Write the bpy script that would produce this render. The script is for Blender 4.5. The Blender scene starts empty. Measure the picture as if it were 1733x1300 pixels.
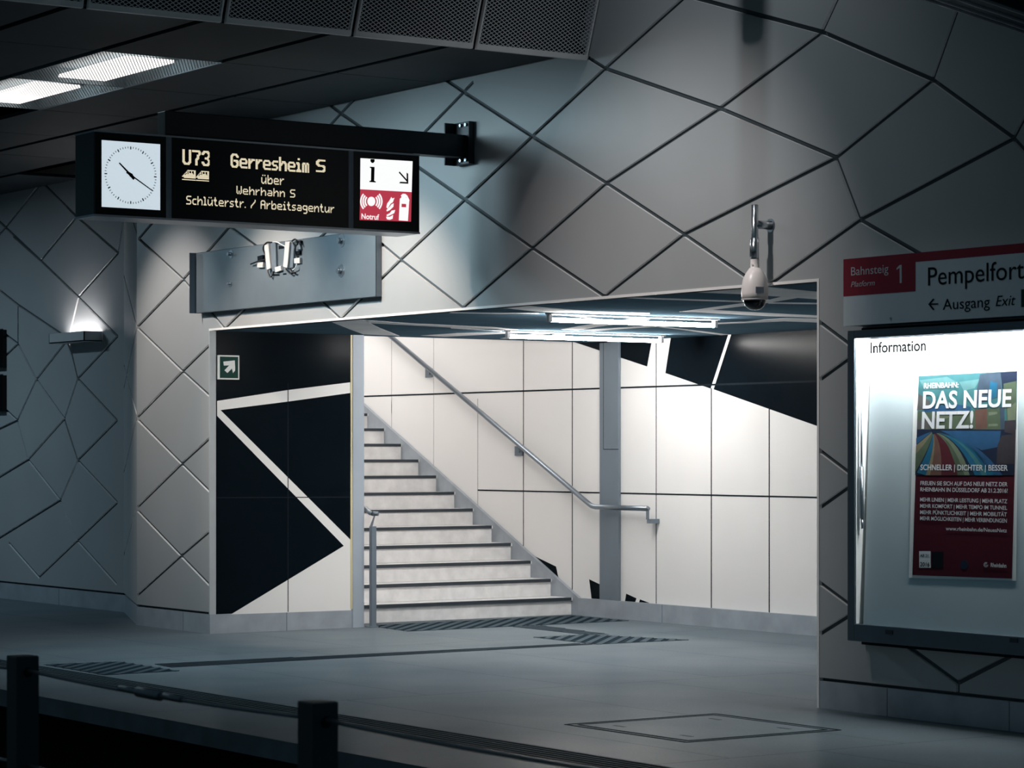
import bpy, bmesh, math, random
from mathutils import Vector, Matrix
random.seed(7)
COL = bpy.context.scene.collection
sc = bpy.context.scene

# ------------------------------------------------------------------ camera model
FP, HX, HY = 4450.0, 866.5, 765.0
CAM = Vector((20.06, -10.6, 1.561))
D = Vector((-0.82505, 0.56505, 0)); R = Vector((0.56505, 0.82505, 0)); UP = Vector((0, 0, 1))
def ray(px, py): return D + R*((px-HX)/FP) + UP*((HY-py)/FP)
def PY(px, py, Y=0.0):
    d = ray(px, py); return CAM + d*((Y-CAM.y)/d.y)
def PX(px, py, X=0.0):
    d = ray(px, py); return CAM + d*((X-CAM.x)/d.x)
def PZ(px, py, Z=0.0):
    d = ray(px, py); return CAM + d*((Z-CAM.z)/d.z)
def PP(px, py, P0, n):
    d = ray(px, py); return CAM + d*((P0-CAM).dot(n)/d.dot(n))
def zz(x0, y0, s, *pts): return [(x0+x/s, y0+y/s) for x, y in pts]

# ------------------------------------------------------------------ materials
def mat(name, col, rough=0.5, metal=0.0, spec=0.5, emit=None, es=0.0, var=0.06, vscale=3.0, bump=0.0, coat=0.0):
    m = bpy.data.materials.new(name); m.use_nodes = True
    nt = m.node_tree; b = nt.nodes['Principled BSDF']
    b.inputs['Roughness'].default_value = rough
    b.inputs['Metallic'].default_value = metal
    b.inputs['Specular IOR Level'].default_value = spec
    if coat:
        b.inputs['Coat Weight'].default_value = coat; b.inputs['Coat Roughness'].default_value = 0.08
    c = (*col, 1)
    tc = nt.nodes.new('ShaderNodeTexCoord')
    ns = nt.nodes.new('ShaderNodeTexNoise'); ns.inputs['Scale'].default_value = vscale; ns.inputs['Detail'].default_value = 5
    nt.links.new(tc.outputs['Object'], ns.inputs['Vector'])
    rp = nt.nodes.new('ShaderNodeValToRGB')
    rp.color_ramp.elements[0].position = 0.3; rp.color_ramp.elements[1].position = 0.7
    rp.color_ramp.elements[0].color = (*[v*(1-var) for v in col], 1)
    rp.color_ramp.elements[1].color = (*[min(1, v*(1+var)) for v in col], 1)
    nt.links.new(ns.outputs['Fac'], rp.inputs['Fac'])
    nt.links.new(rp.outputs['Color'], b.inputs['Base Color'])
    if bump:
        bp = nt.nodes.new('ShaderNodeBump'); bp.inputs['Strength'].default_value = bump; bp.inputs['Distance'].default_value = 0.01
        nt.links.new(ns.outputs['Fac'], bp.inputs['Height']); nt.links.new(bp.outputs['Normal'], b.inputs['Normal'])
    if emit:
        b.inputs['Emission Color'].default_value = (*emit, 1); b.inputs['Emission Strength'].default_value = es
    return m

M = {}
M['panel'] = mat('wall_panel_metal', (0.36, 0.37, 0.375), 0.42, 0.0, 0.4, var=0.04, vscale=1.3)
M['lip_glint'] = mat('aluminium_edge_glint', (0.80, 0.80, 0.80), 0.4)  # cut aluminium edges, colour brightened to paint the lit glint along the joints
M['groove'] = mat('groove_dark', (0.035, 0.05, 0.06), 0.6)
M['white'] = mat('white_enamel', (0.80, 0.785, 0.77), 0.3, 0, 0.3, var=0.015, vscale=1.0)
M['black'] = mat('black_enamel', (0.003, 0.006, 0.009), 0.22, 0, 0.02, var=0.1)
M['seam'] = mat('seam_dark', (0.010, 0.015, 0.020), 0.8, 0, 0.05)
M['seamlight'] = mat('seam_grey', (0.42, 0.43, 0.44), 0.7)
M['stone'] = mat('skirting_stone', (0.30, 0.335, 0.37), 0.35, 0, 0.5, var=0.12, vscale=6)
M['step'] = mat('step_stone', (0.76, 0.75, 0.745), 0.5, 0, 0.4, var=0.10, vscale=9)
M['nosing'] = mat('nosing_dark', (0.025, 0.035, 0.045), 0.5)
M['steel'] = mat('brushed_steel', (0.36, 0.40, 0.44), 0.34, 0.9, 0.5, var=0.06, vscale=8)
M['steelmatte'] = mat('matte_steel', (0.17, 0.21, 0.25), 0.45, 0.35, 0.5, var=0.05)
M['railtube'] = mat('handrail_steel', (0.20, 0.235, 0.27), 0.30, 0.75)
M['cornersteel'] = mat('corner_steel', (0.34, 0.385, 0.44), 0.5, 0.0, 0.3)
M['inkdeep'] = mat('ink_deep', (0.0006, 0.0008, 0.001), 0.9, 0, 0.0)
M['chrome'] = mat('polished_steel', (0.50, 0.53, 0.56), 0.28, 1.0)
M['frame'] = mat('pale_frame', (0.62, 0.62, 0.63), 0.35, 0.2)
M['jamb'] = mat('jamb_grey', (0.42, 0.44, 0.455), 0.45)
M['trim'] = mat('trim_white', (0.85, 0.83, 0.81), 0.4)
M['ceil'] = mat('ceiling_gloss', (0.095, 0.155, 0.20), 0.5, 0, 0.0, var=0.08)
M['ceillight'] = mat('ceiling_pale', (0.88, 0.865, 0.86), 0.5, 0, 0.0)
M['darkceil'] = mat('dark_ceiling', (0.011, 0.017, 0.023), 0.6, 0.0, 0.25, var=0.2)
M['void'] = mat('void_black', (0.004, 0.005, 0.007), 0.9, 0, 0.1)
M['mesh'] = mat('expanded_metal', (0.55, 0.56, 0.58), 0.5, 0.2)
M['meshbar'] = mat('mesh_edge', (0.80, 0.77, 0.76), 0.5, 0.0)
M['lampmesh'] = mat('lamp_mesh', (0.12, 0.15, 0.17), 0.5, 0.4)
M['reflector'] = mat('lamp_reflector', (0.16, 0.20, 0.22), 0.5)
M['darkmetal'] = mat('dark_metal', (0.022, 0.028, 0.034), 0.42, 0.3, 0.5)
M['housing'] = mat('housing_dark', (0.05, 0.065, 0.08), 0.38, 0.4)
M['blackplastic'] = mat('black_plastic', (0.004, 0.005, 0.006), 0.25, 0, 0.3)
M['galv'] = mat('galvanised_sheet', (0.165, 0.205, 0.235), 0.38, 0.35, 0.5, var=0.07, vscale=4)
M['ballast'] = mat('ballast_white', (0.52, 0.51, 0.50), 0.5)
M['cable'] = mat('cable_black', (0.008, 0.009, 0.011), 0.45)
M['cablewhite'] = mat('cable_white', (0.6, 0.62, 0.64), 0.45)
M['camwhite'] = mat('camera_white', (0.88, 0.82, 0.79), 0.35)
M['lens'] = mat('lens_black', (0.006, 0.009, 0.012), 0.06, 0, 0.6, coat=0.5)
M['green'] = mat('sign_green', (0.006, 0.042, 0.032), 0.5, 0, 0.1)
M['signwhite'] = mat('sign_white', (0.72, 0.73, 0.72), 0.45)
M['board'] = mat('sign_board', (0.74, 0.79, 0.82), 0.4, 0.0, 0.4, var=0.03)
M['red'] = mat('sign_red', (0.30, 0.030, 0.050), 0.5, 0, 0.12)
M['postered'] = mat('poster_red', (0.066, 0.010, 0.018), 0.6, 0, 0.05)
M['ink'] = mat('ink_dark', (0.006, 0.009, 0.013), 0.6, 0, 0.05)
M['inkwhite'] = mat('ink_white', (0.62, 0.63, 0.65), 0.5)
M['caseframe'] = mat('case_frame', (0.10, 0.13, 0.155), 0.32, 0.5)
M['caseback'] = mat('case_back', (0.50, 0.575, 0.61), 0.45, 0, 0.2, var=0.02)
M['header'] = mat('case_header', (0.36, 0.36, 0.36), 0.7, 0, 0.0)
M['caseside'] = mat('case_side', (0.80, 0.80, 0.79), 0.4)
M['tactile'] = mat('tactile_dark', (0.016, 0.025, 0.033), 0.9, 0, 0.0)
M['rib'] = mat('tactile_rib', (0.052, 0.072, 0.086), 0.7, 0, 0.01)
M['railsteel'] = mat('rail_steel', (0.16, 0.18, 0.20), 0.4, 0.7)
M['post'] = mat('post_paint', (0.022, 0.029, 0.035), 0.55, 0, 0.3)
M['track'] = mat('track_bed', (0.012, 0.014, 0.017), 0.9)
M['edge'] = mat('platform_edge', (0.12, 0.145, 0.165), 0.6, var=0.25, vscale=5)
M['yellow'] = mat('yellow_sealant', (0.62, 0.55, 0.33), 0.5)
E = {}
M['tube'] = mat('tube_glow', (0.9, 0.9, 0.9), emit=(1.0, 0.965, 0.93), es=275.0)
M['lampglow'] = mat('lamp_glow', (0.9, 0.9, 0.9), emit=(1.0, 0.93, 0.88), es=3.0)
M['clockface'] = mat('clock_glow', (0.6, 0.65, 0.7), emit=(0.72, 0.84, 0.92), es=0.78)
M['led'] = mat('led_glow', (0.3, 0.25, 0.2), emit=(1.0, 0.88, 0.62), es=0.85)
M['infowhite'] = mat('info_glow', (0.7, 0.7, 0.7), emit=(1.0, 1.0, 1.0), es=0.95)
M['infored'] = mat('info_red_glow', (0.3, 0.03, 0.05), emit=(0.50, 0.045, 0.075), es=0.9)
M['caseglow'] = mat('case_lamp_glow', (0.9, 0.9, 0.9), emit=(1.0, 0.97, 0.94), es=215.0)
M['wallglow'] = mat('wall_lamp_glow', (0.9, 0.9, 0.9), emit=(1.0, 0.96, 0.95), es=17.0)

# floor: polished slabs, procedural blotches and gloss
def floor_mat():
    m = bpy.data.materials.new('polished_floor'); m.use_nodes = True
    nt = m.node_tree; b = nt.nodes['Principled BSDF']
    tc = nt.nodes.new('ShaderNodeTexCoord')
    n1 = nt.nodes.new('ShaderNodeTexNoise'); n1.inputs['Scale'].default_value = 1.1; n1.inputs['Detail'].default_value = 6
    n2 = nt.nodes.new('ShaderNodeTexNoise'); n2.inputs['Scale'].default_value = 60; n2.inputs['Detail'].default_value = 3
    nt.links.new(tc.outputs['Object'], n1.inputs['Vector']); nt.links.new(tc.outputs['Object'], n2.inputs['Vector'])
    r1 = nt.nodes.new('ShaderNodeValToRGB')
    r1.color_ramp.elements[0].position = 0.3; r1.color_ramp.elements[1].position = 0.75
    r1.color_ramp.elements[0].color = (0.125, 0.155, 0.175, 1); r1.color_ramp.elements[1].color = (0.155, 0.185, 0.205, 1)
    nt.links.new(n1.outputs['Fac'], r1.inputs['Fac'])
    mx = nt.nodes.new('ShaderNodeMixRGB'); mx.blend_type = 'MULTIPLY'; mx.inputs[0].default_value = 0.25
    nt.links.new(r1.outputs['Color'], mx.inputs[1]); nt.links.new(n2.outputs['Fac'], mx.inputs[2])
    nt.links.new(mx.outputs[0], b.inputs['Base Color'])
    r2 = nt.nodes.new('ShaderNodeMapRange'); r2.inputs[3].default_value = 0.17; r2.inputs[4].default_value = 0.24
    nt.links.new(n1.outputs['Fac'], r2.inputs[0])
    gl = nt.nodes.new('ShaderNodeBsdfGlossy'); nt.links.new(r2.outputs[0], gl.inputs['Roughness'])
    lw = nt.nodes.new('ShaderNodeLayerWeight'); lw.inputs['Blend'].default_value = 0.5
    mr = nt.nodes.new('ShaderNodeMapRange'); mr.inputs[3].default_value = 0.02; mr.inputs[4].default_value = 0.10
    nt.links.new(lw.outputs['Facing'], mr.inputs[0])
    ms = nt.nodes.new('ShaderNodeMixShader'); nt.links.new(mr.outputs[0], ms.inputs[0]); nt.links.new(b.outputs[0], ms.inputs[1]); nt.links.new(gl.outputs[0], ms.inputs[2])
    nt.links.new(ms.outputs[0], nt.nodes['Material Output'].inputs['Surface'])
    b.inputs['Specular IOR Level'].default_value = 0.0
    return m
M['floor'] = floor_mat()
def glass_mat(name, tint=(0.93, 0.97, 0.98), fres=0.06):
    m = bpy.data.materials.new(name); m.use_nodes = True
    nt = m.node_tree; nt.nodes.remove(nt.nodes['Principled BSDF']); out = nt.nodes['Material Output']
    tr = nt.nodes.new('ShaderNodeBsdfTransparent'); tr.inputs['Color'].default_value = (*tint, 1)
    gl = nt.nodes.new('ShaderNodeBsdfGlossy'); gl.inputs['Roughness'].default_value = 0.03
    fr = nt.nodes.new('ShaderNodeFresnel'); fr.inputs['IOR'].default_value = 1.14
    mx = nt.nodes.new('ShaderNodeMixShader')
    ge = nt.nodes.new('ShaderNodeNewGeometry'); mu = nt.nodes.new('ShaderNodeMath'); mu.operation = 'MULTIPLY_ADD'      # reflect on the outer face only
    mu.inputs[1].default_value = -1.0; mu.inputs[2].default_value = 1.0; nt.links.new(ge.outputs['Backfacing'], mu.inputs[0])
    mv = nt.nodes.new('ShaderNodeMath'); mv.operation = 'MULTIPLY'; nt.links.new(fr.outputs[0], mv.inputs[0]); nt.links.new(mu.outputs[0], mv.inputs[1])
    nt.links.new(mv.outputs[0], mx.inputs[0]); nt.links.new(tr.outputs[0], mx.inputs[1]); nt.links.new(gl.outputs[0], mx.inputs[2])
    nt.links.new(mx.outputs[0], out.inputs['Surface'])
    return m
M['glass'] = glass_mat('pane_glass')
M['clear'] = glass_mat('clear_plastic', (0.80, 0.84, 0.86))

# ------------------------------------------------------------------ mesh builder
class MB:
    def __init__(s): s.bm = bmesh.new()
    def face(s, pts, mi=0):
        vs = [s.bm.verts.new(p) for p in pts]
        f = s.bm.faces.new(vs); f.material_index = mi; return f
    def prism(s, pts, vec, mi=0, top=None):
        """closed solid: polygon pts swept along vec; 'top' = material of the pts face"""
        vec = Vector(vec); a = [s.bm.verts.new(Vector(p)) for p in pts]; b = [s.bm.verts.new(Vector(p)+vec) for p in pts]
        n = len(a); fs = [s.bm.faces.new(a), s.bm.faces.new(b[::-1])]
        for i in range(n):
            fs.append(s.bm.faces.new((a[i], b[i], b[(i+1) % n], a[(i+1) % n])))
        for f in fs: f.material_index = mi
        if top is not None: fs[0].material_index = top
        bmesh.ops.recalc_face_normals(s.bm, faces=fs)
        return s
    def box(s, lo, hi, mi=0):
        (x0, y0, z0), (x1, y1, z1) = lo, hi
        return s.prism([(x0, y0, z0), (x1, y0, z0), (x1, y1, z0), (x0, y1, z0)], (0, 0, z1-z0), mi)
    def bar(s, p, q, w, h, mi=0, up=(0, 0, 1)):
        p, q = Vector(p), Vector(q); d = (q-p).normalized(); u = Vector(up)
        sd = d.cross(u)
        if sd.length < 1e-4: sd = d.cross(Vector((1, 0, 0)))
        sd.normalize(); u = sd.cross(d)
        c = [p+sd*w/2+u*h/2, p-sd*w/2+u*h/2, p-sd*w/2-u*h/2, p+sd*w/2-u*h/2]
        return s.prism(c, q-p, mi)
    def tube(s, path, r, seg=12, mi=0, caps=True):
        path = [Vector(p) for p in path]; rings = []
        n = len(path); rs = r if isinstance(r, (list, tuple)) else [r]*n
        ref = None
        for i, p in enumerate(path):
            d = (path[min(i+1, n-1)]-path[max(i-1, 0)]).normalized()
            if ref is None:
                ref = Vector((0, 0, 1)) if abs(d.z) < 0.9 else Vector((1, 0, 0))
            a = d.cross(ref).normalized(); b = a.cross(d).normalized(); ref = b
            rings.append([s.bm.verts.new(p+(a*math.cos(t)+b*math.sin(t))*rs[i]) for t in [2*math.pi*k/seg for k in range(seg)]])
        fs = []
        for i in range(n-1):
            for k in range(seg):
                fs.append(s.bm.faces.new((rings[i][k], rings[i][(k+1) % seg], rings[i+1][(k+1) % seg], rings[i+1][k])))
        for f in fs: f.smooth = True
        if caps:
            fs.append(s.bm.faces.new(rings[0][::-1])); fs.append(s.bm.faces.new(rings[-1]))
        for f in fs: f.material_index = mi
        bmesh.ops.recalc_face_normals(s.bm, faces=fs)
        return s
    def lathe(s, c, prof, seg=32, mi=0):
        """profile [(r, z)] about the vertical through c"""
        c = Vector(c); rings = []; fs = []
        for r, z in prof:
            if r < 1e-5: rings.append([s.bm.verts.new(c+Vector((0, 0, z)))])
            else: rings.append([s.bm.verts.new(c+Vector((r*math.cos(t), r*math.sin(t), z))) for t in [2*math.pi*k/seg for k in range(seg)]])
        for a, b in zip(rings, rings[1:]):
            for k in range(seg):
                k2 = (k+1) % seg
                if len(a) == 1 and len(b) == 1: continue
                if len(a) == 1: fs.append(s.bm.faces.new((a[0], b[k], b[k2])))
                elif len(b) == 1: fs.append(s.bm.faces.new((a[k], b[0], a[k2])))
                else: fs.append(s.bm.faces.new((a[k], b[k], b[k2], a[k2])))
        for f in fs: f.smooth = True; f.material_index = mi
        bmesh.ops.recalc_face_normals(s.bm, faces=fs)
        return s
    def disc(s, c, n, r, h, seg=24, mi=0):
        c, n = Vector(c), Vector(n).normalized()
        return s.tube([c, c+n*h], r, seg, mi)

WLOC = {}
def ob(name, mb, mats, parent=None, bevel=0.0):
    me = bpy.data.meshes.new(name)
    mb.bm.to_mesh(me); mb.bm.free()
    if not isinstance(mats, (list, tuple)): mats = [mats]
    for m in mats: me.materials.append(M[m])
    o = bpy.data.objects.new(name, me); COL.objects.link(o)
    if parent is not None:
        o.parent = parent; w = WLOC[parent.name]; me.transform(Matrix.Translation(-w)); WLOC[o.name] = w
    else: WLOC[o.name] = Vector((0, 0, 0))
    if bevel:
        b = o.modifiers.new('edge', 'BEVEL'); b.width = bevel; b.segments = 2; b.limit_method = 'ANGLE'; b.angle_limit = math.radians(50)
    return o
def thing(name, label, cat, loc, group=None):
    o = bpy.data.objects.new(name, None); o.empty_display_size = 0.1; COL.objects.link(o)
    o.location = loc; WLOC[o.name] = Vector(loc)
    o['label'] = label; o['category'] = cat; o['kind'] = 'thing'
    if group: o['group'] = group
    return o
def tag(o, label, cat, group=None):
    o['label'] = label; o['category'] = cat; o['kind'] = 'thing'
    if group: o['group'] = group
    return o
def struct(name, mb, mats, label=None, bevel=0.0):
    o = ob(name, mb, mats, None, bevel); o['kind'] = 'structure'
    if label: o['label'] = label
    return o

# text as geometry
def text_mesh(body, bold=0.0, shear=0.0):
    cu = bpy.data.curves.new('t', 'FONT'); cu.body = body; cu.size = 1.0; cu.offset = bold; cu.shear = shear; cu.resolution_u = 4
    o = bpy.data.objects.new('t', cu); COL.objects.link(o)
    dg = bpy.context.evaluated_depsgraph_get(); dg.update()
    me = bpy.data.meshes.new_from_object(o.evaluated_get(dg))
    bpy.data.objects.remove(o); bpy.data.curves.remove(cu)
    vs = [v.co.copy() for v in me.vertices]; ps = [tuple(p.vertices) for p in me.polygons]
    bpy.data.meshes.remove(me)
    return vs, ps
_hv, _ = text_mesh('H'); CAPH = max(v.y for v in _hv)
def text(mb, body, O, U, width, cap, bold=0.0, shear=0.0, mi=0, V=(0, 0, 1), N=None):
    """lettering in the plane of U and V from baseline point O, fitted to a width and a capital height"""
    vs, ps = text_mesh(body, bold, shear); U, V, O = Vector(U), Vector(V), Vector(O)
    x0, x1 = min(v.x for v in vs), max(v.x for v in vs)
    sx, sy = width/(x1-x0), cap/CAPH
    nv = [mb.bm.verts.new(O+U*((v.x-x0)*sx)+V*(v.y*sy)) for v in vs]
    for p in ps:
        try:
            f = mb.bm.faces.new([nv[i] for i in p]); f.material_index = mi
        except ValueError: pass
def text_p(mb, body, xl, xr, ytop, ybot, off, bold=0.0, mi=0):
    a, b, c = LP(xl, ybot, off), LP(xl, ytop, off), LP(xr, ybot, off)
    text(mb, body, a, (1, 0, 0), c.x-a.x, (b-a).length, bold, 0.0, mi, V=TV)
def text_y(mb, body, xl, xr, ytop, ybot, Y, bold=0.0, shear=0.0, mi=0):
    """lettering on a wall plane Y = const, from pixel extents measured at its left end"""
    a, b, c = PY(xl, ybot, Y), PY(xl, ytop, Y), PY(xr, ybot, Y)
    text(mb, body, a, (1, 0, 0), c.x-a.x, b.z-a.z, bold, shear, mi)

# ------------------------------------------------------------------ walls of diamond panels with real cut joints
def panel_wall(name, P0, ex, outline, segs, thick=0.06, w=0.030, depth=0.020, label=None):
    P0, ex = Vector(P0), Vector(ex).normalized(); n = Vector((ex.y, -ex.x, 0))     # n: towards the platform
    w3 = lambda u, z, t=0.0: P0 + ex*u + UP*z + n*t
    slab = MB(); slab.prism([w3(u, z) for u, z in outline], -n*thick)
    a = ob(name, slab, ['panel', 'groove', 'lip_glint']); a['kind'] = 'structure'
    if label: a['label'] = label
    cut = MB(); rnd = random.Random(3)
    for x0, y0, x1, y1 in segs:
        p, q = PP(x0, y0, P0, n), PP(x1, y1, P0, n)
        if (q-p).length < 0.01: continue
        d = (q-p).normalized(); s = d.cross(n).normalized()*(w/2); e = d*(w*0.3)
        dp = depth*(1+rnd.uniform(-0.06, 0.06)); fr = 0.011+rnd.uniform(0, 0.004)
        c = [p-e+s-n*dp, q+e+s-n*dp, q+e-s-n*dp, p-e-s-n*dp]
        cut.prism(c, n*(dp+fr), 2, top=1)
    b = ob('cutter', cut, ['panel', 'groove', 'lip_glint'])
    md = a.modifiers.new('joints', 'BOOLEAN'); md.operation = 'DIFFERENCE'; md.object = b; md.solver = 'EXACT'; md.use_self = True
    dg = bpy.context.evaluated_depsgraph_get(); dg.update()
    me = bpy.data.meshes.new_from_object(a.evaluated_get(dg))
    a.modifiers.clear(); old = a.data; a.data = me; me.name = name
    bpy.data.objects.remove(b); bpy.data.meshes.remove(old)
    return a

XR = 7.88; ZL = 2.6; ZB = 0.187; XC = -1.40; XD, YD = -3.2, 0.75; YB = 4.15; YBL = 1.42
front = [
 (994,97,1024,116),(1024,116,1218,183.5),(1218,183.5,1415,266.6),(1415,266.6,1455,372),(1415,266.6,1578,135),(1578,135,1391,54),
 (1391,54,1100,-24),(1391,54,1430,-30),(1391,54,1218,183.5),(1218,183.5,1025.7,310),(1024,116,1190,-33),(1578,135,1640,-40),
 (1578,135,1715,234),(1715,234,1760,150),(1715,234,1775,300),(1715,234,1455,372),(1455,372,1290,490),(1455,372,1620,466),
 (1415,266.6,1157,396.5),(1025.7,310,1157,396.5),(1157,396.5,1275,478),(1157,396.5,1022,502),(1025.7,310,900,420),(1025.7,310,901,231),
 (901,231,785,156),(901,231,1024,116),(901,231,787,338),(787,338,900,420),(787,338,677.7,440),(787,338,577,192),(785,156,680,264),
 (680,264,585,362),(577,192,490,290),(490,290,585,362),(490,290,389,383.5),(900,420,1022,502),(900,420,783,521),(677.7,440,783,521),
 (677.7,440,576,540),(576,540,485,455),(485,455,585,362),(677.7,440,585,362),(485,455,380,556),(485,455,389,383.5),(310,473,380,556),
 (310,473,389,383.5),(577,192,490,125),(785,156,700,98),(577,192,600,168),(785,156,800,140),
 (235,404,310,473),(310,473,232,554),(232,554,309,628.5),(309,628.5,368,571),(309,628.5,368,682),(309,628.5,231,708),(231,708,307.5,785),
 (307.5,785,368,730),(307.5,785,368,845),(307.5,785,230,861),(230,861,306.4,940.7),(306.4,940.7,368,888),(306.4,940.7,368,1004),
 (306.4,940.7,228.5,1011),(235,404,300,328),(300,328,389,383.5),
 (1366,530,1480,615),(1366,658,1480,575),(1366,747,1480,833),(1366,874,1480,793),(1366,971,1480,1055),(1366,1086,1480,1015),
 (1490,1060,1621,1156),(1621,1156,1800,1064),(1621,1156,1621,1200),
]
ow = [(XC, ZB), (0, ZB), (0, ZL), (XR, ZL), (XR, ZB), (14, ZB), (14, 7.2), (XC, 7.2)]
panel_wall('wall_front', (0, 0, 0), (1, 0, 0), ow, front, label='station wall of grey diamond shaped metal panels around the passage opening')
chv = Vector((XC-XD, -YD, 0)); chl = chv.length
cham = [(200,428,231,552),(200,428,209,372),(198,569,214,635),(214,635,231,557),(214,637,198,711.6),(214,637,231,700),
        (231,708,213.6,783),(213.6,783,197,850),(230,861,212,930),(212,930,197,988.5),(224,370,234,404),(209,372,216,340)]
panel_wall('wall_corner', (XD, YD, 0), chv, [(0, ZB), (chl, ZB), (chl, 7.2), (0, 7.2)], cham, label='angled grey wall facet between the recess and the front wall')
rec = [(22.5,400,69,441),(69,441,133,503),(133,503,199,569),(69,441,130,367),(133,503,200,428),(200,428,130,367),(133,503,116,575),
       (0,491.8,30.5,516),(30.5,516,105,566),(30.5,516,30.5,582),(0,559,30.5,582),(30.5,582,0,611),(30.5,582,61.6,642),(61.6,642,112,578),
       (61.6,642,29.4,711.6),(61.6,642,109,709),(109,709,131.6,640.7),(131.6,640.7,116,575),(131.6,640.7,199,569),(131.6,640.7,198,711.6),
       (109,709,47.8,778),(109,709,131.6,779),(131.6,779,198,711.6),(29.4,711.6,-5,680),(29.4,711.6,-5,728),(29.4,711.6,47.8,778),
       (47.8,778,-5,810),(47.8,778,102,846.7),(131.6,779,102,846.7),(131.6,779,198,850),(102,846.7,-5,913),(102,846.7,130,914),
       (198,851,65.8,977),(130,914,197,988.5),(15,919,65.8,977),(71,308,17,376),(71,308,130,367),(-5,371,69,441),(130,367,196,318),(17,376,-20,420),
       (200,428,209,372)]
panel_wall('wall_left', (-14, YD, 0), (1, 0, 0), [(0, ZB), (14+XD, ZB), (14+XD, 7.2), (0, 7.2)], rec, label='recessed grey wall of irregular metal panels at the far left')

# skirtings + shadow gaps
def skirt(name, p, q, h=0.167, th=0.05, gap=True, joints=()):
    p, q = Vector(p), Vector(q); ex = (q-p).normalized(); n = Vector((ex.y, -ex.x, 0)); m = MB()
    m.prism([p, q, q-n*th, p-n*th], (0, 0, h))
    if gap: m.prism([p-n*0.03+UP*h, q-n*0.03+UP*h, q-n*0.05+UP*h, p-n*0.05+UP*h], (0, 0, 0.06), 1)
    for u in joints:
        c = p+ex*u
        m.prism([c+n*0.0005, c+ex*0.005+n*0.0005, c+ex*0.005-n*0.002, c-n*0.002], (0, 0, h-0.001), 1)
    return struct(name, m, ['stone', 'groove'])
skirt('baseboard_front', (XC, 0, 0), (0, 0, 0), joints=(0.9,))
skirt('baseboard_corner', (XD, YD, 0), (XC, 0, 0))
skirt('baseboard_left', (-14, YD, 0), (XD, YD, 0), joints=(9.3,))
skirt('baseboard_right', (XR, 0, 0), (14, 0, 0), joints=(0.62, 1.62))
skirt('baseboard_passage', (0, 0.0505, 0), (0, YBL+0.05, 0), joints=(0.7,))
skirt('baseboard_back', (-0.55, YB-0.035, 0), (13, YB-0.035, 0), th=0.034, gap=False, joints=(1.55, 3.9))

# opening trim (thin pale profile round the opening)
m = MB()
m.prism([(-0.012, -0.004, ZL), (XR+0.018, -0.004, ZL), (XR+0.018, -0.004, ZL+0.018), (-0.012, -0.004, ZL+0.018)], (0, 0.06, 0))
m.prism([(XR, -0.004, 0.0), (XR+0.018, -0.004, 0.0), (XR+0.018, -0.004, ZL), (XR, -0.004, ZL)], (0, 0.06, 0))
m.prism([(-0.012, -0.004, 0.167), (0.002, -0.004, 0.167), (0.002, -0.004, ZL), (-0.012, -0.004, ZL)], (0, 0.061, 0), 1)
struct('trim_1', m, ['trim', 'jamb'], 'thin pale metal profile edging the passage opening')

# ------------------------------------------------------------------ passage shell
def onX(pts, X): return [PX(a, b, X) for a, b in pts]
def onY(pts, Y): return [PY(a, b, Y) for a, b in pts]
def onZ(pts, Z): return [PZ(a, b, Z) for a, b in pts]
m = MB()   # black side wall with white stripes
m.box((-0.06, 0.057, 0.167), (0.0, YBL, 2.75), 1)
for poly in ([(367.5,678.7),(486.5,660.4),(594,647),(594,665),(486.5,679.8),(372,694.3),(367.5,694.3)],
             [(367.5,694),(373,694),(594,914.5),(582,924),(367.5,704)],
             [(594,914.5),(582,924),(391,1040),(594,1033)]):
    m.prism(onX(poly, 0.0008), (-0.002, 0, 0), 0)
for a, b in (((487.5,648),(487.5,1036)), ((367,842.5),(594,841.5))):
    p, q = PX(*a, 0.001), PX(*b, 0.001)
    m.bar(p, q, 0.0012, 0.008, 2, up=(0, 0, 1)) if abs(p.z-q.z) < 0.1 else m.box((0.0, p.y-0.004, q.z), (0.0014, p.y+0.004, p.z), 2)
struct('wall_passage', m, ['white', 'black', 'seam'], 'black glossy side wall of the passage crossed by white stripes')

m = MB()   # back wall: white with black shards
m.box((-9, YB, 0), (13, YB+0.08, 6.8), 0)
for poly in ([(955,560),(968.6,578),(1095,620.4),(1106,560)], [(1137,560),(1126,631.5),(1202.5,657.8),(1236,555)],
             [(1241,555),(1207.7,659),(1374,718),(1520,769),(1520,520)],
             [(906,942),(941,959),(945,979),(940,990)], [(997,980.5),(1014,988.5),(1030,996),(1030,1020),(1002,1020)],
             [(1059.7,1004.8),(1077,1012.7),(1074,1022),(1057,1022)], [(1083,1014.5),(1100,1021),(1100,1025),(1080,1025)]):
    m.prism(onY(poly, YB-0.001), (0, 0.003, 0), 1)
zu, zl = PY(1033, 657, YB).z, PY(1033, 834.5, YB).z
m.box((-8.9, YB-0.0022, zu-0.008), (13, YB, zu+0.008), 2)
m.box((PY(808.6, 834, YB).x, YB-0.0022, zl-0.007), (13, YB, zl+0.007), 2)
for px, yt, yb, mi, wd in ((662.8,560,700,3,.004),(662.8,680,760,3,.004),(734,560,790,3,.003),(808.6,675,860,3,.005),(886,560,960,2,.005),(968.6,560,1012,2,.005),
                       (1110.6,560,1022,2,.004),(1204,657,1030,2,.006),(1302,690,1040,2,.006),(1404,700,1050,2,.006)):
    X = PY(px, 800, YB).x
    m.box((X-wd, YB-0.002, PY(px, yb, YB).z), (X+wd, YB, PY(px, yt, YB).z), mi)
struct('wall_back', m, ['white', 'black', 'seam', 'seamlight'], 'white panelled back wall of the passage with black angular shards')

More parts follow.
